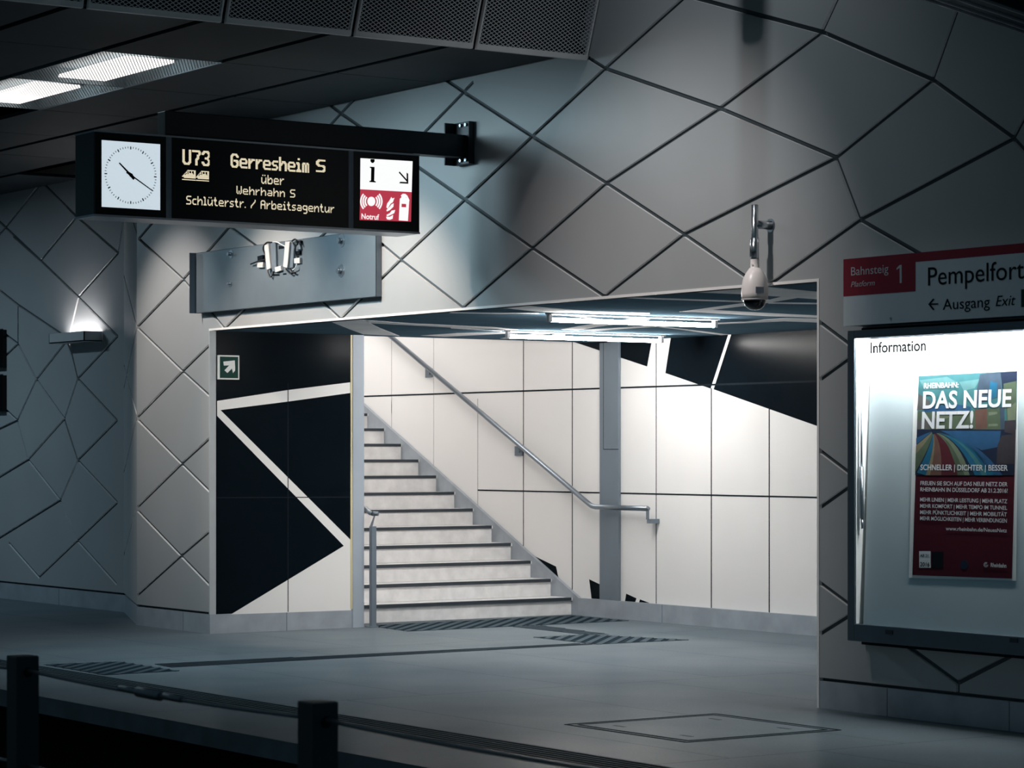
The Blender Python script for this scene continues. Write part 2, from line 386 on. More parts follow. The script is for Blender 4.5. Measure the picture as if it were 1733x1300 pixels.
m = MB()   # right end, stairwell side, stairwell end and the walls behind the facade
m.box((13, 0.06, 0), (13.1, YB, 2.7)); struct('wall_right', m, 'white')
m = MB(); m.box((-9, YBL, 0), (-0.0, 1.5, 6.8)); struct('wall_stairwell', m, 'white')
m = MB(); m.box((-9.1, YBL, 0), (-9, YB, 6.8)); struct('wall_stair_head', m, 'white')
m = MB(); m.box((-14.1, -6.5, -0.95), (-14, 0.75, 7.2)); struct('wall_tunnel', m, 'darkmetal', 'dark end wall of the platform')
m = MB(); m.box((XR+0.02, 0.06, 0), (13, 0.2, 2.62)); struct('wall_inner', m, 'white')

m = MB()   # passage ceiling with pale bands
XE = -0.12
m.box((XE, 0.057, ZL), (13, YB, ZL+0.06), 0)
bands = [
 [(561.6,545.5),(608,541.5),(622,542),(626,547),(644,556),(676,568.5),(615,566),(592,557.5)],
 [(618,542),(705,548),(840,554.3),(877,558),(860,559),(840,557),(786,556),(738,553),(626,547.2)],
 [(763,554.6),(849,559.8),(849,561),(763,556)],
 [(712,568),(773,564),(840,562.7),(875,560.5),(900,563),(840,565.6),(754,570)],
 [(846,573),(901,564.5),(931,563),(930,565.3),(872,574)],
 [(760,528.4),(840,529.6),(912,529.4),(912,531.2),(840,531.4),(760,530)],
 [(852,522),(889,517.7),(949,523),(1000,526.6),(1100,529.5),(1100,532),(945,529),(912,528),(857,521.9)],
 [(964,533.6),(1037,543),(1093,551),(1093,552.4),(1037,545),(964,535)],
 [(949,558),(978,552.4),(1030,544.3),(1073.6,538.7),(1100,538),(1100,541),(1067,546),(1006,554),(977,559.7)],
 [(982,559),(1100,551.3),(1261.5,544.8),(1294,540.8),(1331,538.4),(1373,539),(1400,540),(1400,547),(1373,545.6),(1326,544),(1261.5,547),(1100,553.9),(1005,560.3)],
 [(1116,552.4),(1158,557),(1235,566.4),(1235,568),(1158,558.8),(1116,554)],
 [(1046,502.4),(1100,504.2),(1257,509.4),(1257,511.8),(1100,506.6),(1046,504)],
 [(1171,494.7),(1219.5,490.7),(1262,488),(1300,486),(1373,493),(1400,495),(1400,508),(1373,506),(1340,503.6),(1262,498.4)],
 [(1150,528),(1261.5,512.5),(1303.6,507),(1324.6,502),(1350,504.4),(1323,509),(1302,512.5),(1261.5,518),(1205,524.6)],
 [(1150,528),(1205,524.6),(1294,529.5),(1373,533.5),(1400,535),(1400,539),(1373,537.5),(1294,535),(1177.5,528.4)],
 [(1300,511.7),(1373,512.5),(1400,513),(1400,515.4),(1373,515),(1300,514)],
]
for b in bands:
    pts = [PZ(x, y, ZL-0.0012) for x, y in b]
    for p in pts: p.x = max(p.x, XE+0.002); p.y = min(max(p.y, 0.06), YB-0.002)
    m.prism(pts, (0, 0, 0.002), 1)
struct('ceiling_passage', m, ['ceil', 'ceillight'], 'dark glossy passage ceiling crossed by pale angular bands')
m = MB(); m.prism([(XE, 1.5, ZL+0.06), (XE, 1.5, 3.6), (-9, 1.5, 6.8), (-9, 1.5, 6.86), (XE+0.06, 1.5, 3.68), (XE+0.06, 1.5, ZL+0.06)], (0, YB-1.5, 0))
struct('ceiling_stairwell', m, 'white')

# steel end post of the black wall (full height strip) + sealant line
m = MB(); m.box((-0.05, YBL, 0), (0.012, 1.535, 2.6)); m.box((-0.01, YBL-0.02, 0.167), (0.006, YBL, 2.6), 1)
struct('trim_2', m, ['cornersteel', 'yellow'], 'steel corner strip at the end of the black wall')

# ------------------------------------------------------------------ staircase
TR, RI, X0 = 0.342, 0.1645, -0.42
st = thing('staircase', 'pale stone staircase with dark nosings rising to the left along the white wall', 'stairs', (X0, 2.8, 0))
YS0, YS1 = 1.54, YB-0.03
for i in range(21):
    xf = X0 - i*TR; zt = (i+1)*RI
    s = MB(); s.box((xf-TR-0.02, YS0, zt-RI if i else 0.0), (xf, YS1, zt-0.03)); s.box((xf-TR-0.02, YS0, zt-0.03), (xf+0.022, YS1, zt))
    so = ob('step', s, 'step', st, bevel=0.004)
    nz = MB(); nz.box((xf-0.035, YS0, zt-0.001), (xf+0.0235, YS1-0.02, zt+0.002)); nz.box((xf+0.021, YS0, zt-0.028), (xf+0.0245, YS1-0.02, zt+0.0015))
    ob('nosing', nz, 'nosing', so)
m = MB()
sk = lambda x, off: ((X0-x)/TR)*RI + off
xs0, xs1 = -0.10, -8.0
m.prism([(xs0-0.46, YB-0.036, 0.0), (-0.30, YB-0.036, 0.0), (-0.30, YB-0.036, 0.167), (xs1, YB-0.036, sk(xs1, 0.222)), (xs1, YB-0.036, sk(xs1, -0.6))], (0, 0.032, 0))
ob('skirting', m, 'stone', st)

# handrail on the back wall
hy = YB-0.10
hp = onY([(612,523),(657,566),(1003,858),(1096,861)], hy)
hr = thing('handrail', 'round steel handrail sloping down the white wall beside the stairs', 'handrail', (hp[2].x, hy, hp[2].z))
m = MB(); e = hp[3]; k = hp[2]
dirs = (hp[1]-hp[2]).normalized(); up0 = hp[2]+dirs*5.2
m.tube([up0, k+dirs*0.06, k+dirs*0.02+Vector((0.005, 0, 0)), k+Vector((0.05, 0, 0)), e], 0.024, 14)
m.tube([e, e+Vector((0.02, 0, 0))], [0.024, 0.015], 14)
ob('rail', m, 'railtube', hr)
for bx, by in ((727,630),(879,762)):
    p = PY(bx, by, hy); p2 = PY(bx-1.5, by+1, YB-0.012); b = MB()
    b.tube([(p.x, hy, p.z+0.03), (p.x, hy, p.z-0.02), (p2.x, YB-0.005, p2.z)], 0.009, 8); b.box((p2.x-0.065, YB-0.014, p2.z-0.05), (p2.x+0.065, YB-0.004, p2.z+0.045))
    ob('bracket', b, 'steelmatte', hr)
b = MB(); b.bar(e+Vector((0, 0, 0)), e+Vector((0, 0, -0.10)), 0.014, 0.03); b.box((e.x-0.012, hy, e.z-0.135), (e.x+0.05, YB, e.z-0.095))
ob('bracket', b, 'steelmatte', hr)

# free newel rail at the stair's left foot
nx, ny = 0.055, 1.60
nw = thing('stair_post', 'slim square steel rail post at the left foot of the stairs', 'post', (nx, ny, 0))
m = MB(); m.box((nx-0.024, ny-0.024, 0), (nx+0.024, ny+0.024, 0.90)); ob('post', m, 'steelmatte', nw, bevel=0.003)
m = MB(); m.prism([(nx-0.02, ny-0.02, 0.90), (nx+0.02, ny-0.02, 0.90), (nx+0.006, ny+0.018, 1.0), (nx-0.006, ny+0.018, 1.0)], (0, 0.006, 0)); ob('saddle', m, 'steelmatte', nw)
m = MB(); m.tube([(nx-0.12, ny-0.01, 1.06), (nx-0.03, ny-0.01, 1.018), (nx+0.02, ny-0.01, 1.012)], 0.021, 12); m.tube([(nx+0.02, ny-0.01, 1.012), (nx+0.06, ny+0.02, 1.012)], [0.021, 0.019], 12)
ob('rail', m, 'railtube', nw)
m = MB(); m.box((nx-0.05, ny-0.05, 0), (nx+0.05, ny+0.03, 0.012)); ob('base_plate', m, 'steelmatte', nw)

# steel cover strip on the white wall
a, b_ = PY(1014.5, 1017, YB-0.03), PY(1047, 1017, YB-0.03)
sp = thing('steel_cover', 'tall brushed steel cover strip on the white wall behind the handrail end', 'column cover', (a.x, YB-0.03, 0.17))
m = MB(); m.box((a.x, YB-0.03, 0.155), (b_.x, YB-0.004, 2.59)); ob('casing', m, 'steelmatte', sp, bevel=0.003)
za, zb = PY(1022, 760, YB-0.03).z, 2.59; xd = PY(1022, 760, YB-0.03).x
m = MB(); m.box((xd, YB-0.033, za), (b_.x-0.004, YB-0.03, zb)); dr = ob('door', m, 'steelmatte', sp)
m = MB(); m.box((xd-0.008, YB-0.0325, za-0.006), (xd, YB-0.030, zb)); m.box((xd-0.008, YB-0.0325, za-0.006), (b_.x, YB-0.030, za)); ob('gap', m, 'seam', sp)

# passage lamps and smoke detector
for lab, X, y0, y1 in (('bright fluorescent strip lamp on the passage ceiling, nearer the opening', 4.02, 0.72, 2.32),
                       ('bright fluorescent strip lamp on the passage ceiling, nearer the stairs', 1.52, 2.05, 3.72)):
    t = thing('ceiling_strip_lamp', lab, 'lamp', (X, (y0+y1)/2, ZL), 'passage strip lamps')
    m = MB(); m.box((X-0.05, y0, ZL-0.012), (X+0.05, y1, ZL-0.001)); ob('housing', m, 'frame', t)
    m = MB(); m.tube([(X, y0+0.02, ZL-0.052), (X, y1-0.02, ZL-0.052)], 0.016, 12); ob('tube', m, 'tube', t)
    for ya_ in (y0-0.01, y1-0.03):
        m = MB(); m.box((X-0.018, ya_, ZL-0.068), (X+0.018, ya_+0.03, ZL-0.01)); ob('end_cap', m, 'frame', t)
p = PZ(945, 566, ZL)
t = thing('smoke_detector', 'small white round smoke detector on the passage ceiling', 'smoke detector', p)
m = MB(); m.lathe(p, [(0, 0), (0.058, 0), (0.058, -0.018), (0.05, -0.03), (0.032, -0.044), (0, -0.046)]); ob('body', m, 'trim', t)
m = MB()
for k in range(10):
    an = 2*math.pi*k/10; c = p+Vector((0.047*math.cos(an), 0.047*math.sin(an), -0.031)); m.box((c.x-0.008, c.y-0.008, c.z-0.005), (c.x+0.008, c.y+0.008, c.z+0.003))
ob('vent_ring', m, 'ink', t)

# exit sign on the black wall
t0 = onX([(370,601),(405,602),(405,643),(370,642)], 0.03)
t = thing('exit_sign', 'small green square sign with a white diagonal arrow on the black wall', 'sign', (0.02, (t0[0].y+t0[1].y)/2, t0[2].z))
y0, y1, z1, z0 = t0[0].y, t0[1].y, t0[0].z, t0[3].z
m = MB(); m.box((0.001, y0, z0), (0.03, y1, z1)); ob('plate', m, 'signwhite', t)
m = MB(); w_ = 0.012; m.box((0.029, y0+w_, z0+w_), (0.0315, y1-w_, z1-w_)); ob('field', m, 'green', t)
m = MB(); cy, cz = (y0+y1)/2, (z0+z1)/2
sy, sz = (y1-y0)/105, (z1-z0)/120
def ar(*pts): return [(0.0318, y0+(x-1065)*sy, z1-(y-580)*sz) for x, y in pts]
m.prism(ar((1088,612),(1146,605),(1148,640),(1148,655),(1137,668),(1132,645),(1109,668),(1094,655),(1118,630),(1091,632)), (0.001, 0, 0)); ob('arrow', m, 'signwhite', t)

# ------------------------------------------------------------------ platform floor
YE = -3.6
m = MB()
m.prism([(-16, YE, 0), (18, YE, 0), (18, YB+0.1, 0), (-16, YB+0.1, 0)], (0, 0, -0.11), 1, top=0)
def joint(px0, py0, px1, py1, wd=0.006):
    p, q = PZ(px0, py0, 0.0004), PZ(px1, py1, 0.0004); d = (q-p).normalized(); s = Vector((-d.y, d.x, 0))*wd/2
    m.face([p+s, q+s, q-s, p-s] if (q-p).cross(s).z > 0 else [p-s, q-s, q+s, p+s], 2)
def jy(X, y0=YE, y1=YB-0.05, wd=0.006): m.face([(X-wd/2, y0, .0004), (X+wd/2, y0, .0004), (X+wd/2, y1, .0004), (X-wd/2, y1, .0004)], 2)
def jx(Y, x0, x1, wd=0.005): m.face([(x0, Y-wd/2, .0004), (x1, Y-wd/2, .0004), (x1, Y+wd/2, .0004), (x0, Y+wd/2, .0004)], 2)
XL1, XL2 = PZ(1000, 1159.5).x, PZ(1430, 1267).x
st_ = XL2-XL1
for k in range(-6, 5): jy(XL1+st_*k, y0=YE+0.001)
yj = PZ(1100, 1263).y
for k in range(0, 7):
    Y = yj + k*1.2
    for q in range(-6, 5):
        a0 = XL1+st_*q; jx(Y+(0.6 if q % 2 else 0), a0, a0+st_)
struct('floor', m, ['floor', 'edge', 'seam'], 'polished grey slab floor of the platform')
m = MB(); m.box((-16, YE+0.22, -0.95), (18, YE+0.4, -0.11)); struct('wall_platform', m, 'void')
m = MB(); m.box((-16, -14, -1.05), (24, YE+0.3, -0.95)); struct('ground_track', m, 'track', 'dark track bed below the platform edge')
for lab, Y in (('dark running rail nearest the platform edge', -4.45), ('dark running rail nearest the wire fence', -5.88)):
    m = MB(); m.prism([(-16, Y-0.06, -0.95), (-16, Y+0.06, -0.95), (-16, Y+0.012, -0.92), (-16, Y+0.012, -0.84), (-16, Y+0.035, -0.825), (-16, Y+0.035, -0.79), (-16, Y-0.035, -0.79), (-16, Y-0.035, -0.825), (-16, Y-0.012, -0.84), (-16, Y-0.012, -0.92)], (36, 0, 0))
    tag(ob('rail', m, 'railsteel'), lab, 'rail', 'track rails')

# tactile paving
def clipline(poly, p, d):
    """the stretch of the 2-D line p + t d inside a convex polygon"""
    t0, t1 = -1e9, 1e9; n = len(poly); area = sum(poly[i][0]*poly[(i+1) % n][1]-poly[(i+1) % n][0]*poly[i][1] for i in range(n))
    sg = 1 if area > 0 else -1
    for i in range(n):
        a, b = poly[i], poly[(i+1) % n]; ex, ey = b[0]-a[0], b[1]-a[1]; nx_, ny_ = -ey*sg, ex*sg
        den = d[0]*nx_+d[1]*ny_; num = (a[0]-p[0])*nx_+(a[1]-p[1])*ny_
        if abs(den) < 1e-9:
            if num > 0: return None
        elif den > 0: t0 = max(t0, num/den)
        else: t1 = min(t1, num/den)
    return (t0, t1) if t1 > t0+1e-4 else None
def tactile(name, px, d, pitch, label, rib=0.5, z=0.001):
    poly = [PZ(x, y, 0) for x, y in px]; p2 = [(p.x, p.y) for p in poly]
    m = MB(); m.prism([(x, y, z) for x, y in p2], (0, 0, -0.002), 0)
    dv = Vector((d[0], d[1])).normalized(); nv = Vector((-dv.y, dv.x))
    us = [Vector(p).dot(nv) for p in p2]; u = min(us)+pitch*0.3
    while u < max(us):
        c = nv*u; r = clipline(p2, c, dv)
        if r:
            a, b = c+dv*r[0], c+dv*r[1]; w = pitch*rib/2
            m.bar((a.x, a.y, z+0.0015), (b.x, b.y, z+0.0015), w*2, 0.004, 1)
        u += pitch
    return tag(ob(name, m, ['tactile', 'rib']), label, 'tactile paving', 'tactile paving')
ZA = lambda *p: zz(850, 1010, 5.097, *p)
tactile('tactile_field', [(620,1059),(968,1042),(1064,1051),(691,1069)], (-1, 1), 0.105, 'ribbed dark tactile field right in front of the stair foot')
tactile('tactile_field', [(903,1079),(993,1074),(1166,1083.5),(1010,1091)], (-1, 1), 0.105, 'ribbed dark tactile field on the open floor right of the stair foot')
tactile('tactile_strip', [(868,1061.2),(917,1058.9),(1032,1073.8),(984,1073.8)], (1, 0), 0.05, 'short dark tactile strip joining the two ribbed fields by the stairs', rib=0.3)
A0, A1 = PZ(270, 1125), PZ(985, 1090); B0, B1 = PZ(270, 1131), PZ(985, 1094)
tactile('tactile_strip', [(262,1124.6),(974,1089),(1006,1091),(290,1130)], (0, 1), 0.06, 'long dark tactile strip crossing the platform floor towards the stairs', rib=0.25)
tactile('tactile_field', [(74,1125),(201,1120),(303,1136),(177,1143)], (-1, 1), 0.105, 'ribbed dark tactile field at the left end of the floor strips', rib=0.45)
pe = PZ(560, 1207).y
m = MB(); m.box((1.4, pe-0.30, -0.001), (16, pe, 0.001))
for k in range(6): m.box((1.4, pe-0.28+k*0.05, 0), (16, pe-0.258+k*0.05, 0.005), 1)
tag(ob('tactile_strip', m, ['tactile', 'rib']), 'long grooved tactile strip running parallel to the platform edge', 'tactile paving', 'tactile paving')

# floor hatch
hq = [(957,1227.5),(1209,1208.5),(1412,1234.5),(1165,1256.5)]
hw = [PZ(x, y) for x, y in hq]; cx = sum(p.x for p in hw)/4; cyy = sum(p.y for p in hw)/4
hx0, hx1 = min(hw[0].x, hw[1].x), max(hw[2].x, hw[3].x); hy0, hy1 = (hw[0].y+hw[3].y)/2, (hw[1].y+hw[2].y)/2
t = thing('floor_hatch', 'rectangular access hatch with dark metal edging set into the floor', 'hatch', (cx, cyy, 0))
m = MB()
for off in (0.0, 0.055):
    xa, xb, ya, yb = hx0+off, hx1-off, hy0+off, hy1-off
    for p, q in (((xa, ya), (xb, ya)), ((xb, ya), (xb, yb)), ((xb, yb), (xa, yb)), ((xa, yb), (xa, ya))):
        m.bar((*p, 0.0015), (*q, 0.0015), 0.016, 0.002)
ob('frame', m, 'tactile', t)
m = MB(); m.box((hx0+0.063, hy0+0.063, 0.0), (hx1-0.063, hy1-0.063, 0.0012)); ld = ob('lid', m, 'floor', t)
for x, y in ((hx0+0.25, hy0+0.2), (hx1-0.25, hy0+0.2), (hx0+0.25, hy1-0.2), (hx1-0.25, hy1-0.2)):
    m = MB(); m.box((x-0.05, y-0.012, 0.001), (x+0.05, y+0.012, 0.002)); ob('lifting_slot', m, 'ink', ld)

# ------------------------------------------------------------------ wire fence in the foreground
FY = -6.87
fx = [PY(38.5, 1112, FY).x, PY(538, 1188, FY).x]; ftop = PY(538, 1187, FY).z
sp_ = fx[1]-fx[0]
t = thing('wire_fence', 'dark low fence of square posts and tensioned wires between the tracks', 'fence', (fx[0], FY, -0.95))
for x in fx:
    m = MB(); m.box((x-0.045, FY-0.042, -0.95), (x+0.045, FY+0.042, ftop)); pt = ob('post', m, 'post', t, bevel=0.005)
    m = MB(); m.disc((x+0.044, FY, ftop-0.055), (1, 0, 0), 0.017, 0.004, 16); ob('wire_socket', m, 'ink', pt)
zw = PY(514, 1212, FY).z
def wire(z, sag, r):
    m = MB()
    for a, b in ((fx[0]-sp_, fx[0]), (fx[0], fx[1]), (fx[1], fx[1]+sp_)):
        pts = [Vector((a+(b-a)*k/12, FY, z-sag*4*(k/12)*(1-k/12))) for k in range(13)]
        m.tube(pts, r, 10)
    return m
ob('wire', wire(zw, 0.014, 0.0065), 'railsteel', t)
ob('wire', wire(zw-0.325, 0.01, 0.0065), 'railsteel', t)
tb0, tb1 = PY(203, 1165, FY), PY(308, 1184, FY)
m = MB(); f = lambda u: tb0.lerp(tb1, u)
m.tube([f(0), f(0.3)], 0.0105, 10); m.tube([f(0.30), f(0.31), f(0.66), f(0.67)], [0.012, 0.018, 0.018, 0.012], 12); m.tube([f(0.7), f(1)], 0.011, 10)
ob('turnbuckle', m, 'railsteel', t)

# ------------------------------------------------------------------ station ceilings
ZC, XF = 4.3, 5.50
m = MB()
mx_, my_ = 1.55, 0.93
xa0, ya0 = 2.115, -2.755
for i in range(-9, 3):
    for j in range(-3, 4):
        x0 = xa0+i*mx_; y0 = ya0+j*my_
        if j == 0 and i in (0, -1, -2, 1) and i != 1: continue
        x1, y1 = x0+mx_-0.012, y0+my_-0.07
        if x1 > XF-0.1: x1 = XF-0.1
        if x1 <= x0+0.05: continue
        y1 = min(y1, 0.72 if x1 < -3.0 else -0.012)
        if y1 <= y0+0.05: continue
        m.box((x0, y0, ZC), (x1, y1, ZC+0.03), 0)
m.box((-14, -5.56, ZC+0.16), (XF-0.02, 0.7, ZC+0.2), 1)
struct('ceiling', m, ['darkceil', 'void'], 'low dark panelled platform ceiling')
# mesh fronted lamps in that ceiling
def diamond(mb, poly2, to3, du, dv, w, mi=0):
    """expanded-metal lattice of crossing bars clipped to a convex polygon"""
    for sgn in (1, -1):
        d = Vector((du, sgn*dv)).normalized(); nv = Vector((-d.y, d.x)); step = du*dv*2/math.hypot(du, dv)/1.0
        us = [Vector(p).dot(nv) for p in poly2]; u = min(us)+step*0.25
        while u < max(us):
            c = nv*u; r = clipline(poly2, c, d)
            if r and r[1]-r[0] > 0.01:
                a, b = c+d*r[0], c+d*r[1]; s = nv*w/2
                q = [a+s, b+s, b-s, a-s]
                mb.face([to3(x, y, 0.001*sgn) for x, y in q], mi)
            u += step
    return mb
lamps = ((0, 'lit ceiling lamp behind metal mesh, nearer the mesh fascia of the two lit ones'), (-1, 'lit ceiling lamp behind metal mesh, cut by the left edge of the photo'))
for i, lab in lamps:
    x0, x1, y0, y1 = xa0+i*mx_, xa0+(i+1)*mx_-0.012, ya0, ya0+my_
    t = thing('ceiling_lamp', lab, 'lamp', ((x0+x1)/2, (y0+y1)/2, ZC), 'mesh fronted ceiling lamps')
    m = MB(); m.box((x0, y0, ZC+0.10), (x1, y1, ZC+0.12)); m.box((x0, y0, ZC), (x0+0.008, y1, ZC+0.1)); m.box((x1-0.008, y0, ZC), (x1, y1, ZC+0.1)); m.box((x0, y0, ZC), (x1, y0+0.008, ZC+0.1)); m.box((x0, y1-0.008, ZC), (x1, y1, ZC+0.1))
    ob('tray', m, 'reflector', t)
    lq = onZ([(74,135),(166,142),(290,106),(222,99)], ZC+0.03); lx0_, lx1_ = lq[0].x+i*mx_, lq[2].x+i*mx_; ly0_, ly1_ = (lq[0].y+lq[3].y)/2, (lq[1].y+lq[2].y)/2
    m = MB(); m.box((max(lx0_, x0+0.03), ly0_, ZC+0.03), (lx1_, ly1_, ZC+0.05)); ob('light_panel', m, 'lampglow', t)
    m = diamond(MB(), [(x0+.003, y0+.003), (x1-.003, y0+.003), (x1-.003, y1-.003), (x0+.003, y1-.003)], lambda x, y, o: (x, y, ZC+0.003+o), 0.021, 0.012, 0.0065)
    m.box((x0, y1-0.014, ZC-0.004), (x1, y1, ZC+0.002)); ob('mesh_cover', m, 'lampmesh', t)
# third lamp housing beyond the frame keeps the row going
# mesh fascia above the ceiling edge
lean = 0.355; FH = 1.25; ZF = 4.24
names = ['nearest the diamond panel wall', 'second from the diamond panel wall', 'third from the diamond panel wall', 'fourth from the diamond panel wall', 'fifth from the diamond panel wall, in the dark corner']
for k in range(5):
    y1, y0 = -0.94*k-0.012, -0.94*(k+1)+0.022
    t = thing('mesh_panel', 'leaning dark expanded metal fascia panel, '+names[k], 'mesh panel', (XF, (y0+y1)/2, ZF), 'mesh fascia panels')
    T = lambda v, h, o=0.0: (XF+lean*h+o, v, ZF+h)
    poly = [(y0+0.01, 0.03), (y1-0.01, 0.03), (y1-0.01, FH-0.02), (y0+0.01, FH-0.02)]
    m = diamond(MB(), poly, lambda v, h, o: T(v, h, 0.004+o), 0.021, 0.0125, 0.0058); ob('mesh', m, 'mesh', t)
    m = MB()
    m.prism([T(y0, 0.0, 0.012), T(y1, 0.0, 0.012), T(y1, 0.034, 0.010), T(y0, 0.034, 0.010)], (-0.03, 0, 0))
    m.prism([T(y0, 0.034, 0.008), T(y0+0.012, 0.034, 0.008), T(y0+0.012, FH, 0.008), T(y0, FH, 0.008)], (-0.03, 0, 0.0))
    m.prism([T(y1-0.012, 0.034, 0.008), T(y1, 0.034, 0.008), T(y1, FH, 0.008), T(y1-0.012, FH, 0.008)], (-0.03, 0, 0.0))
    m.prism([T(y0, FH-0.03, 0.008), T(y1, FH-0.03, 0.008), T(y1, FH, 0.008), T(y0, FH, 0.008)], (-0.03, 0, 0.0))
    ob('edge_frame', m, 'meshbar', t)
    m = MB(); m.prism([T(y0+0.005, 0.02, -0.12), T(y1-0.005, 0.02, -0.12), T(y1-0.005, FH, -0.12), T(y0+0.005, FH, -0.12)], (-0.01, 0, 0)); ob('back_sheet', m, 'void', t)
m = MB(); m.prism([(XF-0.02, -5.2, ZF+0.03), (XF-0.02, -0.01, ZF+0.03), (XF-0.02, -0.01, ZF+0.1), (XF-0.02, -5.2, ZF+0.1)], (-0.12, 0, 0))
m.prism([(XF-0.30+lean*FH, -5.2, ZF+FH), (XF-0.30+lean*FH, -0.01, ZF+FH), (XF-0.36, -0.01, ZF+0.12), (XF-0.36, -5.2, ZF+0.12)], (-0.06, 0, 0))
struct('ceiling_edge', m, 'void')
m = MB(); m.box((-14, -6.5, 7.2), (14, 0.8, 7.3)); struct('ceiling_upper', m, 'darkceil')
# right-hand ceiling edge with rails
p, q = PZ(1574.5, 0, 3.82), PZ(1733, 53.5, 3.82); dv = (q-p); dv.z = 0; dv.normalize(); nv = Vector((dv.y, -dv.x, 0))
if nv.x < 0: nv = -nv
end = p + dv*((-0.03-p.y)/dv.y); beg = p - dv*2.6
t = thing('ceiling_rail', 'dark ribbed metal trunking along the ceiling edge at the upper right', 'trunking', (p.x, p.y, 3.82))
m = MB(); m.prism([beg, end, end+nv*0.25, beg+nv*0.25], (0, 0, 0.06)); ob('trough', m, 'housing', t)
for o_, w_ in ((0.0, 0.010), (0.05, 0.009), (0.135, 0.008), (0.235, 0.008)):
    m = MB(); m.bar(beg+nv*o_+UP*-0.004, end+nv*o_+UP*-0.004, w_, 0.016); ob('rib', m, 'frame', t)
m = MB(); e2 = end+nv*0.27; b2 = beg+nv*0.27
m.prism([(b2.x, b2.y, 3.86), (e2.x, e2.y, 3.86), (14, -0.03, 3.86), (14, b2.y, 3.86)], (0, 0, 0.08)); struct('ceiling_right', m, 'void')

t = thing('shadow_pipe', 'unseen vertical pipe under the high ceiling, added to throw a dark band on the wall', 'pipe', (7.28, -0.5, 7.2))  # unseen pipe, added to shade a vertical band of the upper wall
m = MB(); m.tube([(7.28, -0.5, 4.45), (7.28, -0.5, 7.19)], 0.09, 20); ob('tube', m, 'darkmetal', t)
m = MB(); m.tube([(7.28, -0.5, 7.16), (7.28, -0.5, 7.199)], 0.15, 20); ob('flange', m, 'darkmetal', t)
# ------------------------------------------------------------------ hanging display
XA = 3.98; XS = 4.11
t = thing('support_arm', 'dark steel cantilever arm holding the hanging display on the wall', 'bracket', (XA, -0.05, 3.8))
az1, az0 = PX(280, 187, XA+0.06).z, PX(280, 187, XA+0.06).z-0.165
yL = PX(280, 187, XA+0.06).y
m = MB(); m.box((XA-0.06, yL, az0), (XA+0.06, -0.03, az1)); ob('beam', m, 'darkmetal', t, bevel=0.006)
m = MB(); m.box((XA-0.09, -0.05, 3.66), (XA+0.12, -0.001, 3.97)); m.box((XA-0.09, -0.13, 3.66), (XA-0.075, -0.05, 3.97)); ob('wall_plate', m, 'darkmetal', t, bevel=0.003)
for dx, dz in ((0.0, 0.03), (0.07, 0.03), (0.0, 0.285), (0.07, 0.285)):
    m = MB(); m.disc((XA+0.02+dx, -0.05, 3.66+dz), (0, -1, 0), 0.013, 0.015, 6); ob('bolt', m, 'chrome', t)
q = [PX(160, 222, XS), PX(710, 262, XS), PX(708, 390, XS), PX(160, 366, XS)]
dy0, dy1 = q[0].y, q[1].y; dz1, dz0 = (q[0].z+q[1].z)/2, (q[2].z+q[3].z)/2
TH = 0.30
t = thing('departure_display', 'long black hanging display box with clock, departure board and information panel', 'display', (XS-TH/2, (dy0+dy1)/2, dz1))
fz = lambda px, py: PX(px, py, XS)
yc1 = fz(281, 300).y; yc2 = fz(291, 300).y; yi0 = fz(590, 300).y; yi1 = fz(599, 300).y
m = MB(); m.box((XS-TH, dy0, dz0), (XS-0.012, dy1, dz1)); ob('housing', m, 'housing', t, bevel=0.004)
for z_a, z_b in ((dz1-0.006, dz1+0.006), (dz0-0.012, dz0+0.002)):
    m = MB(); m.box((XS-TH-0.003, dy0-0.004, z_a), (XS+0.002, dy1+0.003, z_b)); ob('edge_profile', m, 'steel', t)
for a_, b2_ in ((yc1, yc2), (yi0, yi1)):
    m = MB(); m.box((XS-0.013, a_, dz0), (XS-0.003, b2_, dz1)); ob('mullion', m, 'steelmatte', t)
for yy in (fz(343, 240).y, fz(520, 240).y):
    m = MB(); m.box((XA-0.05, yy-0.06, dz1+0.006), (XA+0.08, yy+0.06, az0-0.001)); m.disc((XA+0.065, yy, az0-0.02), (1, 0, 0), 0.018, 0.03, 8); ob('hanger_clamp', m, 'darkmetal', t)
# clock
m = MB(); m.box((XS-0.013, dy0+0.004, dz0+0.002), (XS, yc1, dz1-0.006)); ck = ob('clock', m, 'blackplastic', t)
f0, f1 = fz(172, 237), fz(271, 352); cy0, cy1 = f0.y, f1.y; cz1, cz0 = fz(172, 237).z, fz(172, 350).z
m = MB(); m.box((XS-0.004, cy0, cz0), (XS+0.001, cy1, cz1)); ob('dial', m, 'clockface', ck)
cc = Vector((XS+0.002, (cy0+cy1)/2-0.004, (cz0+cz1)/2)); rr = min(cy1-cy0, cz1-cz0)*0.445
m = MB()
def clk(ang, r0, r1, w0, w1, x):
    a = math.radians(ang); d = Vector((0, math.sin(a), math.cos(a))); s = Vector((0, math.cos(a), -math.sin(a)))
    return [cc+d*r0+s*w0/2+Vector((x, 0, 0)), cc+d*r1+s*w1/2+Vector((x, 0, 0)), cc+d*r1-s*w1/2+Vector((x, 0, 0)), cc+d*r0-s*w0/2+Vector((x, 0, 0))]
for k in range(60):
    big = k % 5 == 0
    m.prism(clk(k*6, rr*(0.90 if big else 0.935), rr*1.0, 0.0075 if big else 0.004, 0.0075 if big else 0.004, 0), (0.001, 0, 0))
ob('minute_mark', m, 'ink', ck)
